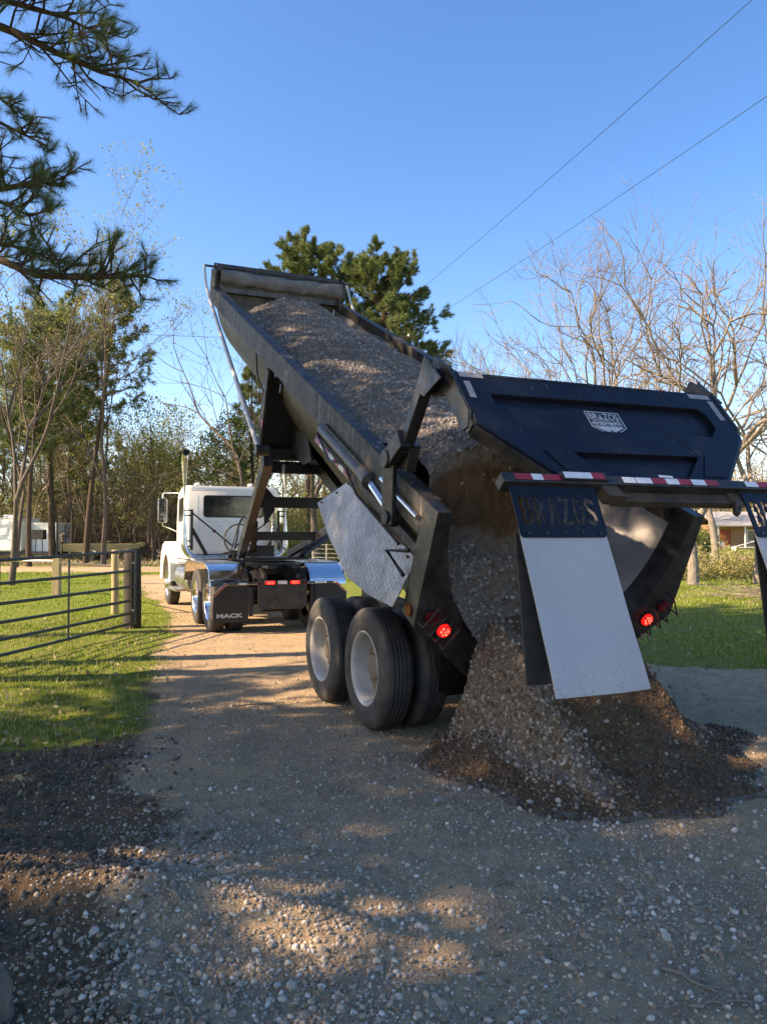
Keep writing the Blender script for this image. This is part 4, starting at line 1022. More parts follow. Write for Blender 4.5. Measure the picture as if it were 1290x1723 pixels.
def heap_mesh():
    nc, nyy = 150, 120
    c = np.linspace(-1.75, 2.0, nc)[:, None]*np.ones((1, nyy)); y = np.linspace(-1.7, 0.95, nyy)[None, :]*np.ones((nc, 1))
    z = heap_z(c, y); base = z.copy()
    z = z+(VN.fbm(c*4, y*4, 4)*0.10+VN.fbm(c*11, y*11, 3)*0.05)*np.clip(z*6, 0, 1)
    wx = TR_ORG.x+VX.x*c+UX.x*y; wy = TR_ORG.y+VX.y*c+UX.y*y
    gz = ground_z(wx, wy)
    zz = np.where(base > 0.004, gz+z, gz-0.05)
    W = np.stack([wx, wy, zz], -1).reshape(-1, 3)
    ii = np.arange(nc*nyy).reshape(nc, nyy); F = np.stack([ii[:-1, :-1], ii[1:, :-1], ii[1:, 1:], ii[:-1, 1:]], -1).reshape(-1, 4)
    patch = VN.fbm(c*1.6+3, y*1.6+8, 3)
    grav = np.clip((-0.40-c)/0.2, 0, 1)*np.clip((c+0.95)/0.2, 0.15, 1)+np.clip((c-0.70)/0.2, 0, 1)*np.clip(base*3, 0, 1)*0.9
    grav = np.clip(grav, 0, 1)*np.clip(base*8, 0, 1)
    dirt = np.clip(1.05-grav+patch*0.8, 0, 1)*np.clip(base*25, 0.25, 1)
    k = (base.ravel()[F].max(1) > 0.004)
    o = np_mesh('gravel_heap', W, F[k], M['load'], None, True, {'dirt': dirt.ravel()})
    tag(o, 'fresh heap of brown soil and gravel pouring out under the trailer tail', kind='stuff')
    F = F[k]; V = W; r = np.random.default_rng(19); A = V[F[:, 0]]; E1 = V[F[:, 1]]-A; E2 = V[F[:, 3]]-A; ar = np.linalg.norm(np.cross(E1, E2), axis=1)
    g = grav.ravel()[F].mean(1); bz = base.ravel()[F].mean(1)
    n = 6000; wgt = ar*(0.035+1.0*g+0.05*np.clip(patch.ravel()[F].mean(1)*2, 0, 1)); pick = r.choice(len(F), n, p=wgt/wgt.sum())
    P = A[pick]+E1[pick]*r.random(n)[:, None]+E2[pick]*r.random(n)[:, None]; S = 0.005+0.017*r.random(n)**2.4
    o = scatter_rocks('heap_stones', P, S, M['stone_heap'], None, 16); tag(o, 'pale stones tumbling down the fresh heap', kind='stuff')
    # stones that have rolled clear of the heap, and a few still dropping off its right shoulder
    n2 = 1300; an = r.random(n2)*2*PI; q = 0.85+0.75*r.random(n2)**2; cc = q*1.14*np.cos(an); yy = -0.18+q*0.99*np.sin(an); k2 = yy < 0.5; cc, yy = cc[k2], yy[k2]
    wx = TR_ORG.x+VX.x*cc+UX.x*yy; wy = TR_ORG.y+VX.y*cc+UX.y*yy; s2 = 0.005+0.016*r.random(len(cc))**2
    n3 = 70; yy3 = 0.1+0.35*r.random(n3); cc3 = 0.86+0.16*r.random(n3)**2; z3 = 0.25+0.6*r.random(n3); s3 = 0.006+0.012*r.random(n3)
    P2 = np.concatenate([np.stack([wx, wy, ground_z(wx, wy)+s2*0.4], -1), np.stack([TR_ORG.x+VX.x*cc3+UX.x*yy3, TR_ORG.y+VX.y*cc3+UX.y*yy3, z3], -1)])
    o = scatter_rocks('rolled_stones', P2, np.concatenate([s2, s3]), M['stone'], None, 18); tag(o, 'stones rolled clear of the fresh heap', kind='stuff')
    n = 14000; wgt = ar*(1.0-0.7*g); pick = r.choice(len(F), n, p=wgt/wgt.sum())
    P = A[pick]+E1[pick]*r.random(n)[:, None]+E2[pick]*r.random(n)[:, None]; S = 0.005+0.017*r.random(n)**2.4
    t = NT('heap_soil_crumb'); t.set('Base Color', t.ramp(t.geo('Random Per Island'), [(0.0, (0.06, 0.036, 0.020)), (1.0, (0.17, 0.105, 0.058))])); t.set('Roughness', 1.0)
    o = scatter_rocks('heap_crumbs', P, S, t.m, None, 17, ROCKS_LO); tag(o, 'crumbs of brown soil on the fresh heap', kind='stuff')
heap_mesh()

# ------------------------------------------------------------------ tractor unit
TK = thing('semi_truck', 'white day cab semi truck with chrome rear fenders, coupled to the tipped trailer', 'truck', uv(13.2, 3.6, 0), PSI)
def profile_x(mb, prof, x0, x1, th):       # sheet following a (y, z) profile, with thickness inward
    n = len(prof); nr = []
    for i in range(n):
        a = prof[max(i-1, 0)]; b = prof[min(i+1, n-1)]; d = Vector((0, b[0]-a[0], b[1]-a[1])).normalized(); nr.append((-d.z, d.y))
    vs = []
    for (x, t) in ((x0, 0), (x1, 0), (x1, th), (x0, th)):
        for i, (y, z) in enumerate(prof): vs.append((x, y+nr[i][0]*t, z+nr[i][1]*t))
    fs = []
    for i in range(n-1):
        for k in range(4):
            k2 = (k+1) % 4; fs.append((k*n+i, k*n+i+1, k2*n+i+1, k2*n+i))
    fs += [(0, n, 2*n, 3*n), (n-1, 2*n-1, 3*n-1, 4*n-1)]
    mb.add(vs, fs)
tp = wheel_proto('wheel', M['chrome'], True, True)
first = True
for yA in (0.62, 1.97):
    for s in (-1, 1):
        for off in (0.0, 0.335):
            w = tp if first else copy_tree(tp); first = False
            w.parent = TK; w.location = (s*(1.2-off), yA, 0.52); w.rotation_euler = (rad(random.uniform(0, 90)), 0, 0 if s < 0 else PI)
    mb = MB(); mb.tube([(-1.1, yA, 0.52), (1.1, yA, 0.52)], 0.075, 12); mb.tube([(-0.2, yA, 0.54), (0.2, yA, 0.54)], 0.24, 18); mb.build('axle', M['black_clean'], TK, smooth=True)
fp = wheel_proto('wheel', M['chrome'], False)
for i, s in enumerate((-1, 1)):
    w = fp if i == 0 else copy_tree(fp)
    w.parent = TK; w.location = (s*1.17, 6.4, 0.52); w.rotation_euler = (0, 0, 0 if s < 0 else PI)
mb = MB(); mb.beam((-1.0, 6.4, 0.5), (1.0, 6.4, 0.5), 0.12, 0.12); mb.build('axle', M['black_clean'], TK)
mb = MB()
for s in (-1, 1): mb.beam((s*0.43, 0.1, 0.86), (s*0.43, 8.2, 0.86), 0.09, 0.26)
mb.beam((-0.45, 1.3, 0.86), (0.45, 1.3, 0.86), 0.2, 0.22); mb.beam((-0.45, 3.6, 0.86), (0.45, 3.6, 0.86), 0.2, 0.2); mb.box((0, 4.2, 0.75), (0.7, 1.6, 0.35))
mb.build('chassis_rail', M['black_clean'], TK, bevel=0.008)
mb = MB(); mb.plate([(-0.42, 0.93), (-0.30, 0.93), (-0.22, 0.905), (0.24, 0.905), (0.32, 0.93), (0.46, 0.93), (0.46, 0.46), (0.36, 0.40), (-0.32, 0.40), (-0.42, 0.46)], [], -0.02, 0.03, lambda p, q, t: Vector((p, t, q)))
tailp = mb.build('rear_cross_member', M['black'], TK, bevel=0.006)
for s, xx in ((-1, -0.215), (1, 0.235)):
    mb = MB(); mb.box((xx, -0.03, 0.872), (0.20, 0.025, 0.085)); lm = mb.build('tail_lamp', M['black'], TK, bevel=0.02, bseg=3)
    mb = MB(); mb.box((xx, -0.045, 0.872), (0.165, 0.015, 0.055)); mb.build('lens', M['red_on'], lm, bevel=0.018, bseg=3)
    mb = MB()
    for (dx, dz, w, h) in ((0, 0.014, 0.10, 0.008), (0, -0.014, 0.10, 0.008), (-0.05, 0, 0.008, 0.034), (0.05, 0, 0.008, 0.034)): mb.box((xx+dx, -0.054, 0.872+dz), (w, 0.006, h))
    mb.build('diodes', M['red_core'], lm)
    mb = MB(); mb.box((s*0.415, -0.03, 0.855), (0.04, 0.02, 0.05)); mb.build('marker_lamp', M['red_off'], TK, bevel=0.006)
mb = MB(); mb.box((0.01, -0.028, 0.873), (0.17, 0.012, 0.06)); mb.build('plate_lamp', M['tape_white'], TK, bevel=0.01)
mb = MB()
for s in (-1, 1):
    mb.plate([(0.0, 0.94), (0.12, 0.94), (0.55, 1.15), (0.55, 1.19), (0.0, 1.02)], [], s*0.30-0.03, s*0.30+0.03, lambda p, q, t: Vector((t, p, q)))
    mb.plate([(s*0.22, 0.935), (s*0.44, 0.935), (s*0.52, 1.06), (s*0.40, 1.10)], [], 0.0, 0.03, lambda p, q, t: Vector((p, 0.02+t+(q-0.935)*1.5, q)))
mb.build('deck_ramp', M['black'], TK, bevel=0.006)
mb = MB(); mb.tube([(0, 0.78, 1.10), (0, 0.78, 1.22)], 0.46, 24); mb.box((0, 0.78, 1.06), (1.0, 0.4, 0.16)); mb.box((-0.22, 0.15, 1.15), (0.16, 0.7, 0.06)); mb.box((0.22, 0.15, 1.15), (0.16, 0.7, 0.06))
mb.build('fifth_wheel', M['black_clean'], TK, bevel=0.01)
mb = MB(); mb.box((0, 2.6, 1.01), (0.95, 1.5, 0.03)); mb.build('deck_plate', M['diamond'], TK)
for s in (-1, 1):
    prof = [(3.05, 0.78), (3.02, 0.95), (2.92, 1.09), (2.74, 1.18), (2.5, 1.205), (1.6, 1.205), (0.75, 1.205), (0.52, 1.19), (0.33, 1.13), (0.2, 1.03), (0.13, 0.92), (0.115, 0.82)]
    mb = MB(); profile_x(mb, prof, s*1.23, s*0.56, 0.012)
    fn = mb.build('rear_fender', M['chrome'], TK, smooth=True)
    mb = MB(); mb.tube([(s*1.23, y, z) for y, z in prof], 0.014, 8, False); mb.tube([(s*1.23, 0.13, 0.93), (s*0.56, 0.13, 0.93)], 0.012, 8); mb.build('fender_bead', M['chrome'], fn, smooth=True)
    mb = MB(); mb.beam((s*0.4, 0.9, 1.0), (s*0.7, 0.9, 1.17), 0.05, 0.05); mb.beam((s*0.4, 2.4, 1.0), (s*0.7, 2.4, 1.17), 0.05, 0.05); mb.build('fender_bracket', M['black_clean'], fn)
    # flap with taped hanger
    def H(p, q, t, s=s): return Vector((s*p, t, q))
    mb = MB(); mb.plate([(0.46, 0.885), (1.0, 0.885), (1.225, 0.675), (1.20, 0.645), (0.985, 0.845), (0.46, 0.845)], [], -0.07, -0.03, H); hg = mb.build('flap_hanger', M['chrome'], TK, bevel=0.004)
    mb = MB(); mb.plate([(1.0, 0.868), (1.205, 0.678), (1.19, 0.662), (0.99, 0.848)], [], -0.073, -0.0705, H); mb.build('red_tape', M['tape_red'], hg)
    for i in range(3):
        mb = MB(); x0 = 0.47+i*0.17; mb.plate([(x0, 0.85), (x0+0.13, 0.85), (x0+0.13, 0.88), (x0, 0.88)], [], -0.073, -0.0705, H); mb.build('white_tape' if i % 2 else 'grey_tape', M['tape_white'] if i % 2 else M['rail'], hg)
    mb = MB(); mb.plate([(0.60, 0.85), (0.985, 0.85), (1.20, 0.645), (1.21, 0.225), (1.19, 0.215), (0.62, 0.205), (0.60, 0.22)], [], -0.045, -0.033, H); fl = mb.build('mud_flap', M['black_clean'], TK)
    lettering('MACK', 0.43, 0.062, 0.006, M['print_white'], fl, lambda x, y, t, s=s: Vector(((-1.14 if s < 0 else 0.68)+x, t, 0.295+y)), -0.0485, -0.0455)
    mb = MB(); mb.beam((s*0.55, -0.02, 0.80), (s*0.55, -0.02, 0.30), 0.06, 0.05, up=(0, 1, 0)); mb.build('hanger_post', M['black_clean'], TK)
# cab
def cab_section(y, w, z0, z1, crown, r):
    p = []
    for (cx_, cz_, a0) in ((w-r, z1-r, 0), (-(w-r), z1-r, 90)):
        for k in range(6):
            a = rad(a0+18*k); p.append((cx_+r*math.cos(a), y, cz_+r*math.sin(a)+crown*max(0, 1-(abs(cx_+r*math.cos(a))/w)**2)))
    return [(w, y, z0)]+p+[(-w, y, z0)]
secs = [(4.10, 1.0, 1.2, 2.74, 0.03, 0.10), (4.13, 1.03, 1.18, 2.80, 0.04, 0.13), (5.1, 1.035, 1.18, 2.86, 0.05, 0.14), (5.55, 1.03, 1.18, 2.80, 0.05, 0.16), (5.95, 1.0, 1.18, 2.1, 0.03, 0.1)]
mb = MB(); S_ = [cab_section(*q) for q in secs]; n = len(S_[0]); vs = [p for q in S_ for p in q]
fs = [(i*n+k, i*n+(k+1) % n, (i+1)*n+(k+1) % n, (i+1)*n+k) for i in range(len(S_)-1) for k in range(n)]
fs += [tuple(range(n)), tuple(range(len(vs)-n, len(vs)))]
mb.add(vs, fs); cab = mb.build('cab', M['white'], TK, smooth=True)
def rr(x0, x1, z0, z1, r, m=5):
    o = []
    for (cx_, cz_, a0) in ((x1-r, z1-r, 0), (x0+r, z1-r, 90), (x0+r, z0+r, 180), (x1-r, z0+r, 270)):
        for k in range(m): a = rad(a0+90*k/(m-1)); o.append((cx_+r*math.cos(a), cz_+r*math.sin(a)))
    return o
mb = MB(); mb.plate(rr(-0.68, 0.68, 2.105, 2.60, 0.07), [rr(-0.65, 0.65, 2.135, 2.57, 0.055)], 4.085, 4.105, lambda p, q, t: Vector((p, t, q))); win = mb.build('rear_window', M['black_clean'], cab)
mb = MB(); mb.plate(rr(-0.652, 0.652, 2.133, 2.572, 0.055), [], 4.092, 4.097, lambda p, q, t: Vector((p, t, q))); mb.build('pane', M['glass'], cab)
mb = MB()
mb.plate(rr(-0.96, 0.96, 1.22, 1.30, 0.02), [], 4.088, 4.10, lambda p, q, t: Vector((p, t, q)))
for x0 in (-0.79, 0.76): mb.box((x0, 4.097, 1.95), (0.02, 0.012, 1.25))
mb.box((0, 4.097, 1.62), (1.45, 0.012, 0.012)); mb.box((0, 4.097, 2.02), (1.9, 0.012, 0.014)); mb.box((0, 4.097, 2.70), (1.9, 0.014, 0.016))
mb.build('cab_seam', M['white'], cab, bevel=0.004)
mb = MB(); mb.box((0, 4.07, 1.24), (1.7, 0.06, 0.10)); mb.build('cab_sill', M['black_clean'], cab)
mb = MB(); mb.tube([(-0.44, 4.095, 1.80), (-0.44, 4.088, 1.80)], 0.04, 16); mb.build('red_badge', M['tape_red'], cab)
for x in (-0.72, 0.52):
    mb = MB(); mb.box((x, 4.75, 2.905-0.03*abs(x)), (0.10, 0.16, 0.06)); mb.build('roof_marker', M['tape_white'], cab, bevel=0.02)
mb = MB(); mb.box((-0.1, 4.9, 2.93), (0.02, 0.02, 0.1)); mb.build('antenna_stub', M['black_clean'], cab)
for s in (-1, 1):
    mb = MB(); mb.plate([(4.62, 2.02), (5.35, 2.02), (5.42, 2.1), (5.30, 2.55), (4.62, 2.58)], [], s*1.036, s*1.041, lambda p, q, t: Vector((t, p, q))); mb.build('side_window', M['glass'], cab)
# hood and front fenders
mb = MB(); hs = [(5.9, 0.66, 1.1, 1.92, 0.05, 0.16), (7.2, 0.60, 1.0, 1.78, 0.05, 0.16), (8.05, 0.56, 0.9, 1.62, 0.04, 0.14), (8.2, 0.52, 0.9, 1.5, 0.03, 0.12)]
S_ = [cab_section(*q) for q in hs]; n = len(S_[0]); vs = [p for q in S_ for p in q]
fs = [(i*n+k, i*n+(k+1) % n, (i+1)*n+(k+1) % n, (i+1)*n+k) for i in range(len(S_)-1) for k in range(n)]+[tuple(range(n)), tuple(range(len(vs)-n, len(vs)))]
mb.add(vs, fs); hood = mb.build('hood', M['white'], TK, smooth=True)
for s in (-1, 1):
    prof = [(5.52, 0.62), (5.55, 1.0), (5.66, 1.32), (5.85, 1.47), (6.15, 1.545), (6.6, 1.55), (7.0, 1.48), (7.35, 1.25), (7.5, 0.95), (7.55, 0.6)]
    mb = MB(); profile_x(mb, prof[::-1], s*1.2, s*0.55, 0.02)
    arch = [(5.52, 0.62)]+prof[1:]+[(7.55, 0.6), (7.12, 0.6)]+[(6.4+0.68*math.cos(rad(a)), 0.58+0.66*math.sin(rad(a))) for a in range(0, 181, 15)]
    mb.plate(arch, [], s*1.175, s*1.202, lambda p, q, t: Vector((t, p, q)))
    mb.plate([(0.58, 0.62), (1.19, 0.62), (1.19, 1.0), (1.19, 1.3), (1.0, 1.44), (0.58, 1.46)], [], 5.56, 5.60, lambda p, q, t, s=s: Vector((s*p, t+(0.18 if q > 1.25 else 0), q)))
    mb.build('front_fender', M['white'], TK, smooth=True, bevel=0.015)
    # steps, tank
    mb = MB(); mb.box((s*1.0, 4.85, 1.10), (0.42, 1.15, 0.07)); mb.build('cab_step', M['white'], TK, bevel=0.02)
    mb = MB(); mb.box((s*1.05, 4.95, 0.48), (0.40, 1.2, 0.06)); mb.box((s*0.9, 4.5, 0.8), (0.06, 0.1, 0.6)); mb.build('lower_step', M['alu'], TK, bevel=0.01)
    mb = MB(); mb.tube([(s*0.86, 3.25, 0.76), (s*0.86, 3.28, 0.76), (s*0.86, 5.0, 0.76), (s*0.86, 5.03, 0.76)], [0.29, 0.32, 0.32, 0.29], 32); tank = mb.build('fuel_tank', M['alu'], TK, smooth=True)
    for y in (3.45, 3.75, 4.1, 4.5, 4.8):
        mb = MB(); mb.tube([(s*0.86, y, 0.76), (s*0.86, y+0.05, 0.76)], 0.332, 32); mb.build('tank_strap', M['chrome'], tank, smooth=True)
    mb = MB(); mb.tube([(s*0.95, 3.7, 1.04), (s*0.95, 3.7, 1.12)], 0.07, 14); mb.build('tank_cap', M['alu'], tank)
    # exhaust stack with elbow
    x = s*1.13; e = [(x+(-s)*(0.32-0.32*math.cos(rad(a))), 3.85, 1.52-0.32*math.sin(rad(a))) for a in range(0, 91, 15)]
    mb = MB(); mb.tube([(x, 3.66, 3.50), (x, 3.74, 3.465), (x, 3.81, 3.40), (x, 3.85, 3.30), (x, 3.85, 2.4)]+e+[(x-s*0.95, 3.85, 1.20)], 0.072, 16, cap=False)
    st = mb.build('exhaust_stack', M['alu'], TK, smooth=True)
    mb = MB(); mb.tube([(x, 3.70, 3.488), (x, 3.735, 3.47)], 0.068, 16); mb.build('stack_mouth', M['black_clean'], st)
    mb = MB(); mb.tube([(x, 3.66, 3.50), (x, 3.69, 3.488)], 0.078, 16, cap=False); mb.build('stack_collar', M['black_clean'], st)
    mb = MB(); xb = x-s*0.16
    mb.beam((xb, 3.85, 1.38), (xb, 3.85, 2.27), 0.05, 0.05, up=(0, 1, 0))
    for z in (1.46, 1.58, 2.14, 2.25): mb.beam((x, 3.85, z), (xb, 3.85, z), 0.03, 0.03)
    mb.beam((xb, 3.85, 1.85), (xb-s*0.42, 3.9, 1.1), 0.07, 0.09, up=(0, 1, 0)); mb.beam((xb, 3.85, 2.2), (xb-s*0.95, 4.02, 1.45), 0.03, 0.03)
    mb.build('stack_bracket', M['black_clean'], TK)
    if s > 0:
        mb = MB(); mb.tube([(x-0.26, 3.9, 1.35), (x-0.26, 3.9, 1.42), (x-0.26, 3.9, 2.5), (x-0.26, 3.9, 2.56)], [0.05, 0.1, 0.1, 0.05], 18); mb.build('air_cleaner', M['chrome'], TK, smooth=True)
    # mirror
    mx = s*1.40
    mb = MB(); mb.plate(rr(-0.105, 0.105, 2.0, 2.58, 0.06), [], 5.42, 5.52, lambda p, q, t, mx=mx: Vector((mx+p, t, q))); mir = mb.build('wing_mirror', M['chrome'], TK, smooth=True, bevel=0.012)
    mb = MB(); mb.plate(rr(-0.085, 0.085, 2.02, 2.56, 0.05), [rr(-0.07, 0.07, 2.035, 2.545, 0.04)], 5.405, 5.42, lambda p, q, t, mx=mx: Vector((mx+p, t, q))); mb.build('mirror_frame', M['black_clean'], mir)
    mb = MB(); mb.plate(rr(-0.072, 0.072, 2.19, 2.545, 0.03), [], 5.412, 5.418, lambda p, q, t, mx=mx: Vector((mx+p, t, q))); mb.plate(rr(-0.072, 0.072, 2.035, 2.17, 0.03), [], 5.412, 5.418, lambda p, q, t, mx=mx: Vector((mx+p, t, q))); mb.build('mirror_glass', M['mirror'], mir)
    mb = MB(); mb.tube([(mx, 5.47, 2.57), (mx, 5.47, 2.68), (mx-s*0.04, 5.47, 2.71), (s*1.03, 5.5, 2.71)], 0.016, 8); mb.tube([(mx, 5.47, 2.01), (mx, 5.47, 1.93), (s*1.04, 5.5, 1.78)], 0.014, 8); mb.build('mirror_arm', M['chrome'], mir, smooth=True)
# air and power lines behind the cab
def loop(c, r, a0, a1, n=14, sq=1.0, tilt=0.0):
    return [(c[0]+r*math.cos(rad(a0+(a1-a0)*k/n)), c[1]+tilt*math.sin(rad(a0+(a1-a0)*k/n))*r, c[2]+sq*r*math.sin(rad(a0+(a1-a0)*k/n))) for k in range(n+1)]
for pts, r, m in ((loop((0.02, 3.6, 1.62), 0.33, 70, 320, 18)+[(0.45, 3.2, 1.75), (0.7, 2.6, 1.55)], 0.018, 'rail'), ([(-0.1, 3.7, 1.15)]+loop((0.14, 3.7, 1.75), 0.13, 180, 0, 14, 2.6)+[(0.27, 3.6, 1.1)], 0.02, 'black_clean'),
                  ([(-0.15, 3.8, 1.25), (0.02, 3.75, 1.9), (0.12, 3.7, 2.05), (0.22, 3.7, 1.85), (0.2, 3.6, 1.2)], 0.014, 'gate_green'), ([(-0.35, 3.8, 1.28), (0.1, 3.6, 1.42), (0.5, 3.0, 1.75), (0.62, 2.2, 1.45), (0.5, 1.4, 1.4)], 0.016, 'black_clean')):
    mb = MB(); mb.tube(pts, r, 8, False); mb.build('air_line', M[m], TK, smooth=True)
mb = MB(); mb.box((0.15, 3.75, 1.2), (0.5, 0.18, 0.35)); mb.box((-0.3, 3.3, 1.05), (0.4, 0.5, 0.12)); mb.build('battery_box', M['black_clean'], TK, bevel=0.01)

# ------------------------------------------------------------------ vegetation helpers
def tris_mesh(name, V, mat, parent): return np_mesh(name, V.reshape(-1, 3), np.arange(V.shape[0]*V.shape[1]).reshape(-1, V.shape[1]), mat, parent)
def needles(P, D, k, length, width, spread, r):
    """P, D (m,3): tuft centres and shoot directions -> k needle triangles each"""
    m = len(P); d = D[:, None, :]+r.normal(size=(m, k, 3))*spread; d /= np.linalg.norm(d, axis=2, keepdims=True)
    L = length*(0.65+0.55*r.random((m, k, 1))); b = P[:, None, :]+D[:, None, :]*(r.random((m, k, 1))-0.35)*length*0.9
    w = np.cross(d, r.normal(size=(m, k, 3))); w /= np.linalg.norm(w, axis=2, keepdims=True)+1e-9; w *= width
    tip = b+d*L; tip[..., 2] -= 0.12*L[..., 0]
    return np.stack([b-w, b+w, tip], 2).reshape(-1, 3, 3)
def leaves(P, k, size, scat, r, flat=0.0):
    m = len(P); c = P[:, None, :]+r.normal(size=(m, k, 3))*scat; a = r.normal(size=(m, k, 3)); a /= np.linalg.norm(a, axis=2, keepdims=True)
    b = np.cross(a, r.normal(size=(m, k, 3))); b /= np.linalg.norm(b, axis=2, keepdims=True)+1e-9
    s = size*(0.6+0.8*r.random((m, k, 1)))
    return np.stack([c-a*s, c+b*s*0.5, c+a*s, c-b*s*0.5], 2).reshape(-1, 4, 3)
def seg_mesh(name, segs, mat, parent, sides=5, smooth=True):
    S = np.array(segs, np.float64); p0, p1, r0, r1 = S[:, 0:3], S[:, 3:6], S[:, 6], S[:, 7]
    d = p1-p0; d /= np.linalg.norm(d, axis=1, keepdims=True)+1e-9
    ref = np.where(np.abs(d[:, 2:3]) < 0.9, [[0, 0, 1.0]], [[1.0, 0, 0]]); x = np.cross(d, ref); x /= np.linalg.norm(x, axis=1, keepdims=True); y = np.cross(d, x)
    V = []; 
    for (p, rr_) in ((p0, r0), (p1+d*r1[:, None]*0.3, r1)):
        for k in range(sides):
            a = 2*PI*k/sides; V.append(p+(x*math.cos(a)+y*math.sin(a))*rr_[:, None])
    V = np.stack(V, 1).reshape(-1, 3); n = len(S); base = (np.arange(n)*2*sides)[:, None]
    F = np.concatenate([base+np.array([[k, (k+1) % sides, sides+(k+1) % sides, sides+k]]) for k in range(sides)])
    return np_mesh(name, V, F, mat, parent, smooth)
GAPS = [(2.75, 5.85, 0.42), (3.2, 5.95, 0.5), (3.7, 6.05, 0.5), (4.2, 6.1, 0.4), (-0.10, 3.40, 0.32), (-0.35, 3.45, 0.26), (0.15, 3.3, 0.22), (-1.65, 3.85, 0.34), (-2.1, 3.9, 0.3), (-2.7, 10.45, 0.5), (-1.95, 10.5, 0.5), (-1.2, 10.6, 0.5), (-0.5, 10.75, 0.5), (-2.2, 11.6, 0.3), (-1.2, 12.0, 0.35), (-0.9, 7.6, 0.25)]  # openings carved into the unseen crowns so sun patches land on these spots
def thin_for_light(P, D):
    """openings in the crowns through which the sun reaches the driveway"""
    sd = np.array(SUN_DIR[:]); keep = np.ones(len(P), bool)
    for gx_, gy_, r_ in GAPS:
        q = P-np.array([gx_, gy_, 0.0]); t_ = q@sd; d_ = np.linalg.norm(q-t_[:, None]*sd, axis=1); keep &= d_ > r_+0.12
    return P[keep], D[keep]
def nrm(v): return v/(np.linalg.norm(v)+1e-9)
def pine(name, label, base, H, cb, R, seed, group=None, tuft_k=11, nlen=0.20, nw=0.006, dens=1.0, r0=None, lean=(0, 0), mat='needle', limbs=None, tufts_per=5, only_az=None, trunk_top=1.0, rounded=False, gaps=False):
    r = np.random.default_rng(seed); root = thing(name, label, 'tree', base, 0, group)
    r0 = r0 or H*0.014; segs = []; N = 12; pts = []
    for i in range(N+1):
        t = i/N; pts.append(np.array([lean[0]*t**1.3+0.12*math.sin(t*5+seed), lean[1]*t**1.3+0.12*math.cos(t*4+seed), H*t*trunk_top]))
    for i in range(N): segs.append((*pts[i], *pts[i+1], r0*(1-0.86*i/N), r0*(1-0.86*(i+1)/N)))
    TP = []; TD = []
    nl = limbs or int((H-cb)*5.2)
    for j in range(nl):
        t = (j+r.random())/nl; z = cb+(H-cb)*t*0.985; k = z/H*N; i = min(int(k), N-1); o = pts[i]+(pts[i+1]-pts[i])*(k-i)
        az = r.random()*2*PI if only_az is None else only_az[0]+(only_az[1]-only_az[0])*r.random()
        prof = (max(0.05, 1-((t-0.45)/0.62)**2)**0.55 if rounded else math.sin(min(max(0.16+t*0.9, 0), 1)*PI)**0.6*(1-0.5*t)); L = R*prof*(0.6+0.6*r.random())
        if L < 0.3: L = 0.3
        d = np.array([math.cos(az), math.sin(az), 0.25+0.5*t-0.15*r.random()]); d = nrm(d); p = o.copy(); rl = max(0.012, r0*0.28*(L/R)); M_ = 5
        for q in range(M_):
            p2 = p+d*L/M_; segs.append((*p, *p2, rl*(1-q/M_*0.8), rl*(1-(q+1)/M_*0.8)))
            if q >= 1:
                for e in range(2 if q < 3 else 3):
                    sd = nrm(d*0.6+r.normal(size=3)*0.6+np.array([0, 0, 0.15])); sl = L*(0.14+0.22*r.random())*(1.15-q*0.12); s2 = p2+sd*sl
                    segs.append((*p2, *s2, rl*0.35+0.004, 0.005))
                    nt = max(1, int(tufts_per*dens*(0.6+0.8*r.random())))
                    for w in range(nt):
                        f = 0.35+0.7*(w+r.random()*0.7)/nt; TP.append(p2+(s2-p2)*f+r.normal(size=3)*0.10*sl); TD.append(nrm(sd+r.normal(size=3)*0.5+np.array([0, 0, 0.45])))
            p = p2; d = nrm(d+np.array([0, 0, 0.06])+r.normal(size=3)*0.09)
        TP.append(p); TD.append(nrm(d+np.array([0, 0, 0.3])))
    seg_mesh('trunk', segs, M['bark_pine'], root)
    if gaps: TP, TD = thin_for_light(np.array(TP)+np.array(base)[None, :], np.array(TD)); TP = TP-np.array(base)[None, :]
    V = needles(np.array(TP), np.array(TD), tuft_k, nlen, nw, 0.62, r); tris_mesh('crown', V, M[mat], root)
    return root
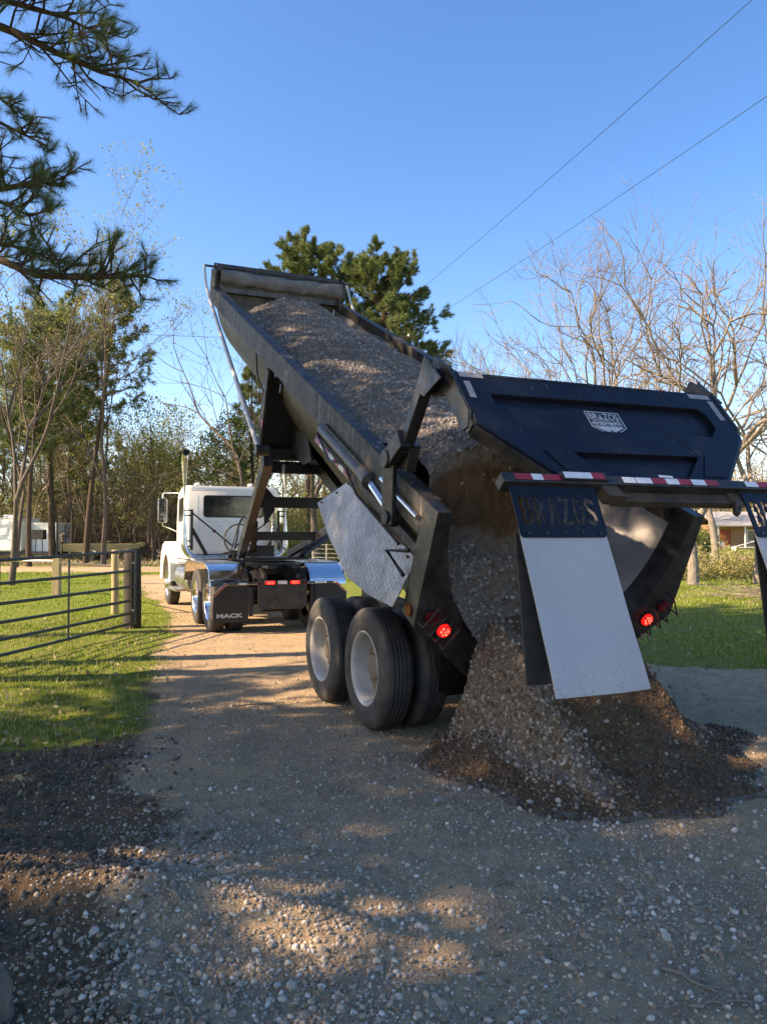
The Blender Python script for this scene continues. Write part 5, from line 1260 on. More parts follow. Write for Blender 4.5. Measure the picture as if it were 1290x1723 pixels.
def bare(name, label, base, H, seed, group=None, spread=0.62, levels=6, r0=None, mat='bark_grey', leafs=None, leaf_k=3, leaf_s=0.05, lean=(0, 0, 0), fork=0.28, twig=0.004, up=0.10, first=0.30, kids=(2, 3), flat=1.0, keep=0.58, bend=0.13):
    r = np.random.default_rng(seed); root = thing(name, label, 'tree', base, 0, group); r0 = r0 or H*0.017
    segs = []; tips = []
    def grow(p, d, L, rad_, lv):
        n = 4 if lv < 3 else 3; q = p; dd = d
        for i in range(n):
            t0, t1 = i/n, (i+1)/n; p2 = q+dd*L/n; ra = rad_*(1-0.42*t0); rb = rad_*(1-0.42*t1)
            segs.append((*q, *p2, max(ra, twig*0.6), max(rb, twig*0.5)))
            if lv >= 1 and lv < levels and r.random() < 0.42 and i > 0:
                sd = nrm(dd+r.normal(size=3)*spread*1.15+np.array([0, 0, up])); grow(p2, sd, L*(0.42+0.25*r.random()), rb*0.5, lv+2)
            q = p2; dd = nrm(dd+r.normal(size=3)*bend*(0.45 if lv == 0 else 1)+np.array([0, 0, 0.03]))
        if lv >= levels: tips.append(q); return
        nk = r.integers(kids[0], kids[1]+1)
        for k in range(nk):
            sd = nrm((dd+nrm(r.normal(size=3))*spread*(0.75+0.5*r.random())+np.array([0, 0, up]))*np.array([1, 1, flat if lv < 2 else 1]))
            grow(q, sd, L*(0.66+0.22*r.random()) if lv > 0 else H*fork*(0.8+0.4*r.random()), rad_*keep*(0.75+0.45*r.random()), lv+1)
        if lv >= levels-1: tips.append(q)
    grow(np.zeros(3)-np.array([0, 0, 0.1]), nrm(np.array([lean[0], lean[1], 1.0])), H*first, r0, 0)
    S = np.array(segs); thick = S[:, 6] > 0.012
    if leafs:
        seg_mesh('trunk', S[thick], M[mat], root, 6)
        if (~thick).any(): seg_mesh('branches', S[~thick], M[mat], root, 3, False)['kind'] = 'stuff'
        tp = np.array(tips); tris_mesh('crown', leaves(tp, leaf_k, leaf_s, leaf_s*2.6, r), M[leafs], root)
    else:
        seg_mesh('trunk', S[thick], M[mat], root, 6); seg_mesh('crown', S[~thick], M[mat], root, 3, False)
    return root
def place_copy(o, loc, rotz, sc, label, group=None):
    c = copy_tree(o); c.location = loc; c.rotation_euler = (0, 0, rotz); c.scale = (sc, sc, sc*random.uniform(0.92, 1.1)); c['label'] = label
    if group: c['group'] = group
    elif 'group' in c: del c['group']
    return c
def at(px, Y, z=None, py=None):
    """ground point (or height) that stands at depth Y in the direction of an image column of the survey"""
    X = (px-645)/1290*Y
    return Vector((X, Y, float(ground_z(np.array([X]), np.array([Y]))[0]) if z is None else z))

# the overhanging pine just outside the left edge: its boughs reach into view
def bough(segs, TP, TD, path, rbase, r, side_len, nside, tuft):
    P = [np.array(p) for p in path]; n = len(P)-1
    for i in range(n): segs.append((*P[i], *P[i+1], rbase*(1-0.8*i/n), rbase*(1-0.8*(i+1)/n)))
    L = sum(np.linalg.norm(P[i+1]-P[i]) for i in range(n))
    for k in range(nside):
        t = 0.22+0.78*(k+r.random())/nside; f = t*n; i = min(int(f), n-1); o = P[i]+(P[i+1]-P[i])*(f-i); d = nrm(P[i+1]-P[i])
        sl = side_len*(1.15-0.65*t)*(0.55+0.7*r.random()); sd = nrm(d*0.75+r.normal(size=3)*0.55+np.array([0, 0, 0.34])); q = o
        for s in range(3):
            q2 = q+sd*sl/3; segs.append((*q, *q2, 0.014*(1-s*0.25), 0.012*(1-s*0.25)))
            for e in range(2):
                td = nrm(sd*0.7+r.normal(size=3)*0.6+np.array([0, 0, 0.3])); tl = sl*0.30*(0.5+r.random()); e2 = q2+td*tl; segs.append((*q2, *e2, 0.008, 0.004))
                for w in range(tuft): TP.append(q2+(e2-q2)*(0.35+0.65*(w+1)/tuft)); TD.append(nrm(td+r.normal(size=3)*0.25+np.array([0, 0, 0.2])))
            q = q2; sd = nrm(sd+r.normal(size=3)*0.18+np.array([0, 0, 0.06]))
    TP.append(P[-1]); TD.append(nrm(P[-1]-P[-2]))
def overhanging_pine():
    r = np.random.default_rng(21); bx, by = -6.5, 8.6
    root = thing('pine_tree', 'near pine whose long-needled boughs reach in from the left edge', 'tree', (bx, by, float(ground_z(np.array([bx]), np.array([by]))[0])))
    segs = []; TP = []; TD = []
    for i in range(14): segs.append((0.05*math.sin(i), 0.05*math.cos(i*1.3), i*1.2, 0.05*math.sin(i+1), 0.05*math.cos((i+1)*1.3), (i+1)*1.2, 0.25*(1-i/17), 0.25*(1-(i+1)/17)))
    def W(px, py, Y): 
        th = math.atan((901-861.5)/1290); a = (px-645)/1290; b = (861.5-py)/1290; dy = math.cos(th)-b*math.sin(th); dz = math.sin(th)+b*math.cos(th); k = Y/dy
        return (a*k-bx, Y-by, CAM_H+dz*k)
    for path, rb, sl, ns, tf in (
        ([(0.0, 0.0, 7.4), W(-60, 20, 8.4), W(30, 55, 8.3), W(105, 92, 8.2), W(170, 120, 8.1), W(235, 138, 8.0)], 0.06, 0.95, 24, 5),
        ([(0.0, 0.0, 7.7), W(-60, -20, 8.2), W(40, 8, 8.1), W(110, 28, 8.0), W(165, 55, 7.9)], 0.05, 0.85, 20, 5),
        ([(0.0, 0.0, 6.6), W(-70, 215, 8.6), W(0, 205, 8.5), W(40, 225, 8.4), W(72, 240, 8.4)], 0.035, 0.42, 12, 4),
        ([(0.0, 0.0, 6.3), W(-70, 150, 8.9), W(0, 165, 8.9), W(40, 185, 8.8)], 0.03, 0.35, 8, 4),
        ([(0.0, 0.0, 5.9), W(-80, 330, 8.5), W(0, 318, 8.4), W(50, 305, 8.3), W(108, 308, 8.2)], 0.045, 0.62, 19, 5),
        ([(0.0, 0.0, 5.7), W(-80, 320, 8.0), W(0, 338, 7.9), W(50, 362, 7.8), W(85, 352, 7.8)], 0.035, 0.42, 14, 5),
        ([(0.0, 0.0, 4.9), W(-60, 415, 8.1), W(0, 436, 8.0), W(60, 462, 7.9), W(130, 466, 7.8), W(190, 465, 7.7), W(248, 462, 7.6)], 0.06, 0.6, 30, 5),
        ([(0.0, 0.0, 4.8), W(-60, 400, 8.6), W(20, 412, 8.5), W(70, 430, 8.5), W(110, 440, 8.4)], 0.035, 0.36, 12, 4)):
        bough(segs, TP, TD, path, rb, r, sl, ns, tf)
    for (px0, py0, px1, py1) in ((60, 458, 145, 495), (30, 50, 55, 100), (120, 112, 170, 168), (130, 470, 120, 505)):
        a = W(px0, py0, 8.0); b = W(px1, py1, 7.9); segs.append((*a, *b, 0.012, 0.004))
    for j in range(34):     # the rest of the crown, above and away from the view
        az = r.random()*2*PI; z = 5+11*j/34; L = 2.6*(1-0.5*j/34)*(0.7+0.5*r.random()); d = np.array([math.cos(az), math.sin(az), 0.15])
        if d[0] > 0.25 and z < 9.0: continue
        bough(segs, TP, TD, [np.array([0, 0, z])+d*L*q/4 for q in range(5)], 0.045, r, 0.8, 9, 3)
    seg_mesh('trunk', segs, M['bark_pine'], root, 6)
    V = needles(np.array(TP), np.array(TD), 19, 0.105, 0.0013, 0.6, r); tris_mesh('crown', V, M['needle'], root)
overhanging_pine()

# pines standing left of and behind the photographer; their shade lies over the trailer and the foreground
SHADE = [(-10.5, 5.2, 17.5, 4.6, 3.6), (-11.2, 2.0, 17.5, 3.4, 3.8), (-9.6, -0.8, 15.0, 3.0, 3.4), (-11.0, 8.6, 19.5, 8.6, 3.4), (-8.8, 2.8, 14.5, 3.6, 3.0), (-12.5, 11.6, 20.5, 9.6, 3.2), (-9.2, -3.6, 14.0, 3.0, 3.2)]
for i, (x, y, H, cb, R) in enumerate(SHADE):
    pine('pine_tree', 'tall pine outside the left edge shading the driveway', (x, y, 0), H, cb, R, 40+i, 'shade pines left of the driveway', tuft_k=14, nlen=0.26, nw=0.014, dens=1.0, mat='needle', tufts_per=6, limbs=98, gaps=True, rounded=True)

# two tall pines behind the tub
pine('pine_tree', 'tall rounded pine behind the raised trailer, left one of the pair', at(522, 46), 18.9, 8.5, 3.1, 61, tuft_k=30, nlen=0.25, nw=0.012, mat='needle_far', tufts_per=11, limbs=120, rounded=True)
pine('pine_tree', 'tall rounded pine behind the raised trailer, right one of the pair', at(644, 44), 17.2, 6.0, 3.2, 62, tuft_k=30, nlen=0.25, nw=0.012, mat='needle_far', tufts_per=11, limbs=130, rounded=True)
pine('pine_tree', 'small pine top showing just left of the open tailgate', at(735, 48), 13.6, 6.0, 2.2, 63, tuft_k=18, nlen=0.32, nw=0.013, mat='needle_far', tufts_per=5, limbs=36)
pine('pine_tree', 'rounded pine seen between the slanting tarp arm and the dark saddle plate', at(425, 50), 13.5, 5.0, 2.4, 64, tuft_k=18, nlen=0.32, nw=0.013, mat='needle_far', tufts_per=5, limbs=40)
# trunks of the left woodland
pine('pine_tree', 'thick straight pine trunk standing right of the camper', at(86, 47), 15.5, 7.0, 3.3, 71, tuft_k=9, nlen=0.30, nw=0.016, mat='needle_far', limbs=74, tufts_per=8, r0=0.24, rounded=True)
pine('pine_tree', 'slim dark pine in front of the camper side', at(50, 41), 13.0, 6.0, 2.6, 72, tuft_k=9, nlen=0.28, nw=0.015, mat='needle_far', limbs=58, tufts_per=8, r0=0.17, rounded=True, lean=(0.5, 0))
pine('pine_tree', 'tall leaning pine with a dark top left of the exhaust stack', at(148, 44), 16.8, 8.0, 2.7, 73, tuft_k=10, nlen=0.30, nw=0.017, mat='needle_far', limbs=56, tufts_per=6, r0=0.19, lean=(1.5, 0))
pine('pine_tree', 'pine with low drooping boughs behind the green gate', at(112, 56), 14.0, 3.5, 3.0, 74, tuft_k=9, nlen=0.30, nw=0.016, mat='needle_far', limbs=62, tufts_per=8)
bare('spring_tree', 'leaning tree with fresh yellow-green leaf at the far left', at(28, 40), 13.5, 81, bend=0.06, r0=0.13, leafs='spring', leaf_k=11, leaf_s=0.085, levels=6, spread=0.55, mat='bark_brown', lean=(0.05, 0, 0), kids=(2, 3))
bare('spring_tree', 'tall spring tree with sparse pale leaf left of the exhaust stack', at(175, 42), 14.5, 82, bend=0.06, r0=0.16, leafs='spring', leaf_k=8, leaf_s=0.07, levels=6, spread=0.5, mat='bark_brown', kids=(2, 3))
bare('spring_tree', 'bare budding tree top behind the lowest pine bough', at(20, 26), 9.8, 83, bend=0.09, leafs='buds', leaf_k=3, leaf_s=0.03, r0=0.12, levels=6, spread=0.42, mat='bark_brown', kids=(2, 3), lean=(0.1, 0, 0))
# trees behind the white truck
bare('bare_tree', 'wide bare tree with drooping limbs left of the tipped tub', at(455, 36), 10.6, 85, levels=6, spread=0.62, mat='bark_brown', lean=(-0.35, 0, 0), up=0.06)
bare('oak_tree', 'olive budding oak with a dense round crown left of the cab', at(318, 62), 8.0, 86, leafs='oak', leaf_k=14, leaf_s=0.10, levels=5, spread=0.7, mat='bark_brown', kids=(3, 3))
bare('spring_tree', 'light green leafy tree above the white cab', at(412, 52), 8.8, 87, leafs='green', leaf_k=13, leaf_s=0.09, levels=5, spread=0.65, mat='bark_brown', kids=(3, 3))
bare('spring_tree', 'yellowish leafy tree above the exhaust stack', at(362, 58), 9.0, 88, leafs='spring', leaf_k=9, leaf_s=0.09, levels=5, spread=0.65, mat='bark_brown', kids=(3, 3))
bare('bare_tree', 'thick forked trunk seen through the ladder of draft arms', at(536, 38), 9.5, 89, levels=5, spread=0.55, mat='bark_brown', r0=0.28, lean=(-0.1, 0, 0))
bare('spring_tree', 'small green tree seen under the tub between the draft arms', at(590, 50), 7.0, 90, leafs='green', leaf_k=9, leaf_s=0.08, levels=5, spread=0.7, mat='bark_brown')
# right-hand bare trees
bare('bare_tree', 'large bare tree with a lopped limb behind the right end of the tailgate', at(1165, 25.5), 10.8, 91, flat=0.72, keep=0.64, bend=0.15, levels=7, spread=0.66, up=0.05, mat='bark_grey', r0=0.20, first=0.18, fork=0.28, kids=(2, 3))
bare('bare_tree', 'bare tree above the middle of the navy tailgate', at(1000, 29), 10.2, 92, flat=0.75, keep=0.66, bend=0.17, levels=7, spread=0.70, up=0.03, mat='bark_grey', first=0.3, kids=(2, 3))
bare('bare_tree', 'bare tree at the right edge with long rising limbs', at(1275, 27), 11.8, 93, flat=0.75, keep=0.64, bend=0.15, levels=7, spread=0.68, up=0.05, mat='bark_grey', first=0.22, kids=(2, 3))
bare('bare_tree', 'faint bare tree left of the tailgate top corner', at(840, 44), 11.0, 94, levels=6, spread=0.5, mat='bark_grey', kids=(2, 3))
bare('bare_tree', 'bare tree rising over the right shoulder of the tailgate', at(1090, 33), 10.5, 95, flat=0.75, keep=0.66, bend=0.17, levels=6, spread=0.72, up=0.03, mat='bark_grey', kids=(2, 3))
bare('bare_tree', 'straight grey trunk left of the far porch', at(1203, 46), 12.0, 96, levels=5, spread=0.5, mat='bark_grey', r0=0.27)
# the woods behind: copies of a few bare and budding trees
protos = [bare('bare_tree', 'slim bare tree in the brown woods behind the truck', at(230, 66), 9.5, 97, 'bare trees of the woods behind the truck', levels=5, spread=0.5, mat='bark_brown', leafs='buds', leaf_k=5, leaf_s=0.06),
          bare('bare_tree', 'slim bare tree in the brown woods behind the truck', at(150, 74), 10.5, 98, 'bare trees of the woods behind the truck', levels=5, spread=0.45, mat='twig_tan', leafs='buds', leaf_k=6, leaf_s=0.07),
          bare('bare_tree', 'slim bare tree in the brown woods behind the truck', at(290, 78), 9.0, 99, 'bare trees of the woods behind the truck', levels=5, spread=0.55, mat='bark_grey', leafs='oak', leaf_k=4, leaf_s=0.07)]
rw = random.Random(31)
for k in range(46):
    px = rw.uniform(-260, 640); Y = rw.uniform(54, 95)
    place_copy(protos[k % 3], at(px, Y), rw.uniform(0, 6.28), rw.uniform(0.75, 1.15), 'slim bare tree in the brown woods behind the truck', 'bare trees of the woods behind the truck')
for k in range(30):
    px = rw.uniform(690, 1500); Y = rw.uniform(62, 100)
    if 1120 < px < 1330: Y = rw.uniform(102, 116)
    place_copy(protos[(k+1) % 3], at(px, Y), rw.uniform(0, 6.28), rw.uniform(0.85, 1.3), 'tan bare tree in the woods behind the tailgate', 'tan bare trees of the woods on the right')
pp = pine('pine_tree', 'dark pine standing deep in the woods at the left', at(-40, 70), 13, 4, 2.6, 75, 'dark pines deep in the woods', tuft_k=8, nlen=0.4, nw=0.025, mat='needle_far', limbs=34, tufts_per=4)
for px, Y in ((5, 74), (66, 66), (138, 80), (205, 70), (-130, 60), (300, 88)):
    place_copy(pp, at(px, Y), rw.uniform(0, 6.28), rw.uniform(0.75, 1.1), 'dark pine standing deep in the woods at the left', 'dark pines deep in the woods')
spr = [bare('spring_tree', 'slender olive-green tree in the wood edge left of the truck', at(262, 50), 9.5, 101, 'slender leafing trees of the left wood edge', levels=5, spread=0.5, mat='bark_brown', leafs='spring', leaf_k=8, leaf_s=0.08, r0=0.10, bend=0.08),
       bare('spring_tree', 'slender olive-green tree in the wood edge left of the truck', at(120, 52), 11.0, 102, 'slender leafing trees of the left wood edge', levels=5, spread=0.45, mat='bark_brown', leafs='spring', leaf_k=8, leaf_s=0.085, r0=0.12, bend=0.07)]
for k in range(22):
    sx_ = rw.uniform(-120, 300)
    place_copy(spr[k % 2], at(sx_, rw.uniform(44, 62)), rw.uniform(0, 6.28), rw.uniform(0.75, 1.1) if sx_ < 160 else rw.uniform(0.45, 0.68), 'slender olive-green tree in the wood edge left of the truck', 'slender leafing trees of the left wood edge')
# undergrowth: thin stems and twigs nobody could count
def thicket(name, label, n, xf, hmin, hmax, mat, seed, leafm=None, lk=4, ls=0.07, w=0.012):
    r = np.random.default_rng(seed); x, y = xf(r, n); z = ground_z(x, y); segs = []; tips = []
    for i in range(n):
        p = np.array([x[i], y[i], z[i]-0.05]); H = hmin+(hmax-hmin)*r.random()**1.6; d = nrm(np.array([r.normal()*0.16, r.normal()*0.16, 1])); m = 4; wk = w*(0.6+0.8*r.random())*(0.6+y[i]/80)
        for q in range(m):
            p2 = p+d*H/m; segs.append((*p, *p2, wk*(1-q/m*0.75), wk*(1-(q+1)/m*0.75)))
            for e in range(3):
                sd = nrm(d+r.normal(size=3)*0.75); s2 = p2+sd*H*(0.10+0.16*r.random()); segs.append((*p2, *s2, wk*0.42, wk*0.16)); tips.append(s2)
                s3 = s2+nrm(sd+r.normal(size=3)*0.6)*H*0.12; segs.append((*s2, *s3, wk*0.22, wk*0.1)); tips.append(s3)
            p = p2; d = nrm(d+r.normal(size=3)*0.14)
        tips.append(p)
    o = seg_mesh(name, segs, M[mat], None, 3, False); tag(o, label, kind='stuff')
    if leafm:
        t = np.array(tips); k = r.random(len(t)) < 0.7
        o2 = tris_mesh(name.replace('undergrowth', 'undergrowth_leaves'), leaves(t[k], lk, ls, ls*2.5, r), M[leafm], None); tag(o2, 'small leaves and buds on the '+label, kind='stuff')
def band(px0, px1, y0, y1): return lambda r, n: (lambda Y: ((px0+(px1-px0)*r.random(n)-645)/1290*Y, Y))(y0+(y1-y0)*r.random(n))
thicket('undergrowth', 'brown brushy undergrowth of the woods behind the truck', 1900, band(-300, 660, 60, 92), 2.0, 7.5, 'twig_tan', 51, 'oak', 3, 0.10)
thicket('undergrowth', 'tan brush behind the tailgate and the far porch', 700, band(690, 1110, 66, 105), 2.5, 9.5, 'twig_tan', 52, 'buds', 4, 0.14)
thicket('undergrowth', 'tan brush closing the view beyond the far porch', 500, band(1090, 1560, 100, 118), 3.5, 12, 'twig_tan', 57, 'buds', 4, 0.17)
thicket('undergrowth', 'young trunks and saplings left of the cab', 260, band(80, 300, 52, 66), 3.0, 7.0, 'bark_brown', 53, 'oak', 2, 0.06, 0.03)
thicket('undergrowth', 'leafy brush seen between the draft arms', 420, band(420, 640, 44, 60), 1.5, 5.0, 'twig_tan', 54, 'spring', 3, 0.08)
thicket('undergrowth', 'vine tangle along the wire fence right of the heap', 240, band(1130, 1400, 29, 33), 0.3, 1.15, 'twig_tan', 55, 'weed', 5, 0.045, 0.006)
thicket('undergrowth', 'green bush in front of the far porch', 120, band(1145, 1200, 52, 56), 0.8, 2.0, 'twig_tan', 56, 'green', 8, 0.07, 0.01)
def far_woods():
    r = np.random.default_rng(66); n = 9000; az = np.radians(-75+150*r.random(n)); D = 108+50*r.random(n); x = np.sin(az)*D; y = np.cos(az)*D
    h = 3+9*r.random(n)+4*VN.fbm(az*9, az*0+2, 3); z = ground_z(x, y)+h*r.random(n)
    V = leaves(np.stack([x, y, z], -1), 5, 0.45, 0.9, r); o = tris_mesh('far_woods', V, M['oak'], None); tag(o, 'far woods closing the view behind the clearing', kind='stuff')
    segs = []
    for i in range(1200): xx, yy = x[i], y[i]; zz = float(ground_z(np.array([xx]), np.array([yy]))[0]); segs.append((xx, yy, zz, xx+r.normal()*0.4, yy, zz+5+6*r.random(), 0.12, 0.05))
    o = seg_mesh('far_trunks', segs, M['bark_brown'], None, 4, False); tag(o, 'far trunks of the woods closing the view', kind='stuff')
far_woods()
# brush pile of pale cut twigs on the right grass
def brush():
    r = np.random.default_rng(77); segs = []
    for i in range(150):
        p = np.array([9.0+4.2*r.random(), 19.0+2.5*r.random(), 0.05+0.25*r.random()]); d = nrm(np.array([r.normal(), r.normal()*0.6, r.normal()*0.2])); L = 0.4+0.9*r.random(); q = p+d*L; q[2] = max(q[2], 0.04); segs.append((*p, *q, 0.010, 0.005))
        e = q+nrm(d+r.normal(size=3)*0.5)*L*0.4; e[2] = max(e[2], 0.04); segs.append((*q, *e, 0.005, 0.003))
    o = seg_mesh('twig_pile', segs, M['stick'], None, 4); tag(o, 'pile of pale cut twigs lying on the grass at the right', 'brush')
brush()

# ------------------------------------------------------------------ gate, posts, fences
P1 = Vector((-4.40, 13.65, 0)); gd_ = Vector((-0.207, -0.978, 0)).normalized(); GL = 4.88
gz0 = float(ground_z(np.array([P1.x]), np.array([P1.y]))[0])
gate_t = thing('pipe_gate', 'dark green tubular farm gate standing open at the left', 'gate', (P1.x, P1.y, 0))
hz = [0.155, 0.335, 0.555, 0.80, 1.08, 1.425]; hz2 = [0.10, 0.31, 0.54, 0.79, 1.06, 1.37]
for a, b in zip(hz, hz2):
    e = gd_*GL; b2 = a+(b-a)*GL/3.5; mb = MB(); mid = Vector((e.x/2, e.y/2, (a+b2)/2-0.006))
    mb.tube([Vector((0, 0, a)), mid, Vector((e.x, e.y, b2))], 0.024, 10); mb.build('rail', M['gate_green'], gate_t, smooth=True)
for t, w in ((0.0, 0.024), (0.40, 0.017), (0.715, 0.02), (1.0, 0.024)):
    e = gd_*GL*t; mb = MB(); mb.tube([Vector((e.x, e.y, hz[0]+(hz2[0]-hz[0])*t*GL/3.5)), Vector((e.x, e.y, hz[-1]+(hz2[-1]-hz[-1])*t*GL/3.5))], w, 8); mb.build('upright', M['gate_green'], gate_t, smooth=True)
mb = MB()
for z in (0.35, 1.2): mb.tube([(-0.0, 0.02, z), (-0.16, 0.3, z)], 0.015, 6)
mb.build('hinge', M['gate_green'], gate_t)
def post(name, label, loc, r, h, m, sq=False):
    mb = MB(); rnd = random.Random(int(loc[0]*100)); n = 14 if not sq else 4; pts = []
    if sq: mb.box((0, 0, h/2-0.15), (r*2, r*2, h+0.3))
    else:
        mb.tube([(0, 0, -0.3), (0.01, 0, h*0.3), (-0.008, 0.01, h*0.7), (0.005, 0, h-0.03), (0.005, 0, h)], [r*1.04, r, r*0.98, r*0.95, r*0.86], 16)
        mb.v = [(x+rnd.uniform(-.006, .006), y+rnd.uniform(-.006, .006), z) for x, y, z in mb.v]
    o = mb.build(name, m, None, smooth=not sq, bevel=0.01 if sq else 0); o.location = (loc[0], loc[1], float(ground_z(np.array([loc[0]]), np.array([loc[1]]))[0]))
    return tag(o, label, 'post')
post('gate_post', 'thick weathered round post at the hinge end of the green gate', (-4.62, 14.15), 0.155, 1.47, M['post_old'])
post('fence_post', 'pale treated post just behind the thick gate post', (-5.80, 16.6), 0.08, 1.38, M['post_new'])
post('fence_post', 'pale square post behind the middle of the green gate', (-9.35, 22.0), 0.10, 1.12, M['post_new'], True)
mb = MB(); mb.tube([(-9.3, 22.0, 0.92), (-5.6, 16.7, 1.02)], 0.028, 8); o = mb.build('fence_rail', M['rust'], None, smooth=True); tag(o, 'rusty pipe rail running between the two pale posts', 'rail')
mb = MB(); mb.tube([(-9.4, 22.05, 0.97), (-18, 24, 0.96)], 0.03, 8); o = mb.build('fence_rail', M['galv'], None, smooth=True); tag(o, 'grey pipe rail leading left from the square post', 'rail')
# wire fence with steel posts, right and behind the skirt
def wire_fence(label, P, n, h, m, strands, wr=0.006):
    t = thing('wire_fence', label, 'fence', P[0]); a = Vector(P[0]); b = Vector(P[1])
    for i in range(n+1):
        p = a.lerp(b, i/n)-a; z = float(ground_z(np.array([p.x+a.x]), np.array([p.y+a.y]))[0]); mb = MB(); mb.beam(p+Vector((0, 0, z-0.2)), p+Vector((0, 0, z+h)), 0.05, 0.04, up=(0, 1, 0)); mb.build('fence_post', m, t)
    for k in range(strands):
        z = 0.2+(h-0.25)*k/(strands-1); mb = MB(); mb.tube([(a.lerp(b, i/n)-a)+Vector((0, 0, z)) for i in range(n+1)], wr, 4, False); mb.build('wire', M['galv'], t)
    return t
wire_fence('wire fence on dark steel posts crossing the grass at the right', ((11.5, 36, 0), (34, 39.5, 0)), 5, 1.25, M['black'], 4)
wire_fence('pale wire fence seen below the diamond plate skirt', ((-3.1, 33.5, 0), (-0.5, 31.0, 0)), 4, 1.35, M['galv'], 7)

# ------------------------------------------------------------------ things along the wood edge at the left
def camper():
    c0 = Vector((-30.6, 52.0, 0)); z0 = float(ground_z(np.array([-27.]), np.array([52.]))[0])
    t = thing('camper_trailer', 'white camper trailer parked under the trees at the far left', 'camper', (c0.x, c0.y, z0), rad(-4))
    mb = MB(); mb.box((3.1, 1.25, 1.65), (6.4, 2.5, 2.2)); body = mb.build('body', M['white'], t, bevel=0.12, bseg=3)
    mb = MB(); mb.box((7.35, 1.9, 1.50), (2.1, 2.2, 2.0)); mb.build('slide_out', M['white'], t, bevel=0.05)
    mb = MB(); mb.box((3.1, 1.25, 2.79), (6.3, 2.5, 0.07)); mb.build('roof_edge', M['white'], t, bevel=0.02)
    mb = MB(); mb.box((4.9, 1.25, 2.93), (0.85, 0.8, 0.26)); mb.build('roof_vent', M['white'], t, bevel=0.06)
    mb = MB(); mb.box((3.6, 1.25, 2.87), (0.5, 0.5, 0.14)); mb.build('roof_cap', M['white'], t, bevel=0.04)
    for x0, x1, zz0, zz1, nm in ((2.6, 5.35, 1.62, 2.3, 'panel_frame'),):
        mb = MB(); mb.plate(rr(x0, x1, zz0, zz1, 0.1), [rr(x0+0.05, x1-0.05, zz0+0.05, zz1-0.05, 0.08)], -0.025, 0.0, lambda p, q, s: Vector((p, s, q))); mb.build(nm, M['tape_white'], body)
    mb = MB(); mb.box((3.9, -0.012, 2.02), (1.6, 0.012, 0.05)); mb.box((3.95, -0.012, 1.90), (1.2, 0.012, 0.04)); mb.build('stripe', M['rail'], body)
    mb = MB(); mb.box((3.6, -0.1, 0.95), (1.1, 0.2, 0.62)); mb.build('locker', M['white'], t, bevel=0.03)
    for x0, x1, a, b in ((7.75, 7.95, 1.3, 2.0), (8.1, 8.22, 1.5, 2.25)):
        mb = MB(); mb.plate(rr(x0, x1, a, b, 0.03), [], 0.79, 0.80, lambda p, q, s: Vector((p, s, q))); mb.build('window', M['glass'], t)
    mb = MB(); mb.box((4.2, 1.25, 0.42), (8.2, 2.3, 0.26)); mb.build('underframe', M['black_clean'], t)
    for x in (2.2, 3.1):
        mb = MB(); mb.tube([(x, 0.02, 0.36), (x, 0.26, 0.36)], 0.36, 20); mb.build('wheel', M['rubber'], t)
camper()
mb = MB(); 
for dx in (-0.25, 0.25): mb.beam((dx, 0, 0), (dx*0.8, 0, 1.45), 0.06, 0.06)
mb.box((0, 0, 1.75), (0.75, 0.5, 0.62)); o = mb.build('deer_feeder', M['black'], None, bevel=0.02); o.location = at(66, 49); tag(o, 'small dark box on legs between the slim pine and the camper slide-out', 'feeder')
def boat():
    t = thing('jon_boat', 'tan flat-bottomed boat on a trailer behind the green gate', 'boat', at(172, 50), rad(2))
    prof = [(-2.4, 0.30, 0.55), (-2.3, 0.62, 0.25), (-1.0, 0.68, 0.18), (1.0, 0.66, 0.18), (2.0, 0.52, 0.28), (2.75, 0.30, 0.62)]; vs = []
    for x, w, b in prof: vs += [(x, -w, 0.72+(0.10 if x > 2.5 else 0)), (x, -w*0.8, b), (x, w*0.8, b), (x, w, 0.72+(0.10 if x > 2.5 else 0))]
    n = len(prof); fs = [(i*4+k, i*4+k+1, i*4+k+5, i*4+k+4) for i in range(n-1) for k in range(3)]+[(0, 1, 2, 3), tuple(range(4*n-4, 4*n))]
    mb = MB(); mb.add([(x, y, z+0.42) for x, y, z in vs], fs); hull = mb.build('hull', M['post_new'], t); sm = hull.modifiers.new('t', 'SOLIDIFY'); sm.thickness = 0.04
    mb = MB(); mb.box((-0.9, 0, 1.08), (0.35, 1.2, 0.06)); mb.box((0.9, 0, 1.08), (0.35, 1.15, 0.06)); mb.build('bench_seat', M['log'], hull)
    mb = MB(); mb.box((0.5, 0, 1.22), (0.95, 0.8, 0.24)); mb.build('red_cover', M['rust'], t, bevel=0.1, bseg=3)
    mb = MB(); mb.tube([(-2.5, 0, 1.15), (-2.62, 0, 1.3), (-2.58, 0, 1.62), (-2.4, 0, 1.74), (-2.2, 0, 1.66)], [0.12, 0.17, 0.2, 0.16, 0.05], 12); mb.tube([(-2.55, 0, 1.2), (-2.6, 0, 0.5)], 0.07, 8); mb.build('outboard_motor', M['log'], t, smooth=True)
    mb = MB(); mb.beam((-2.2, -0.5, 0.50), (2.6, -0.4, 0.50), 0.07, 0.09); mb.beam((-2.2, 0.5, 0.50), (2.6, 0.4, 0.50), 0.07, 0.09); mb.beam((2.2, 0, 0.5), (3.9, 0, 0.45), 0.08, 0.08); mb.build('boat_trailer', M['rust'], t)
    for s in (-1, 1):
        mb = MB(); mb.tube([(-0.5, s*0.75, 0.32), (-0.5, s*0.92, 0.32)], 0.32, 20); mb.build('wheel', M['rubber'], t)
        mb = MB(); mb.tube([(-0.95, s*0.83, 0.42), (-0.85, s*0.83, 0.66), (-0.5, s*0.83, 0.76), (-0.15, s*0.83, 0.66), (-0.05, s*0.83, 0.42)], 0.05, 8); mb.build('fender', M['galv'], t)
boat()
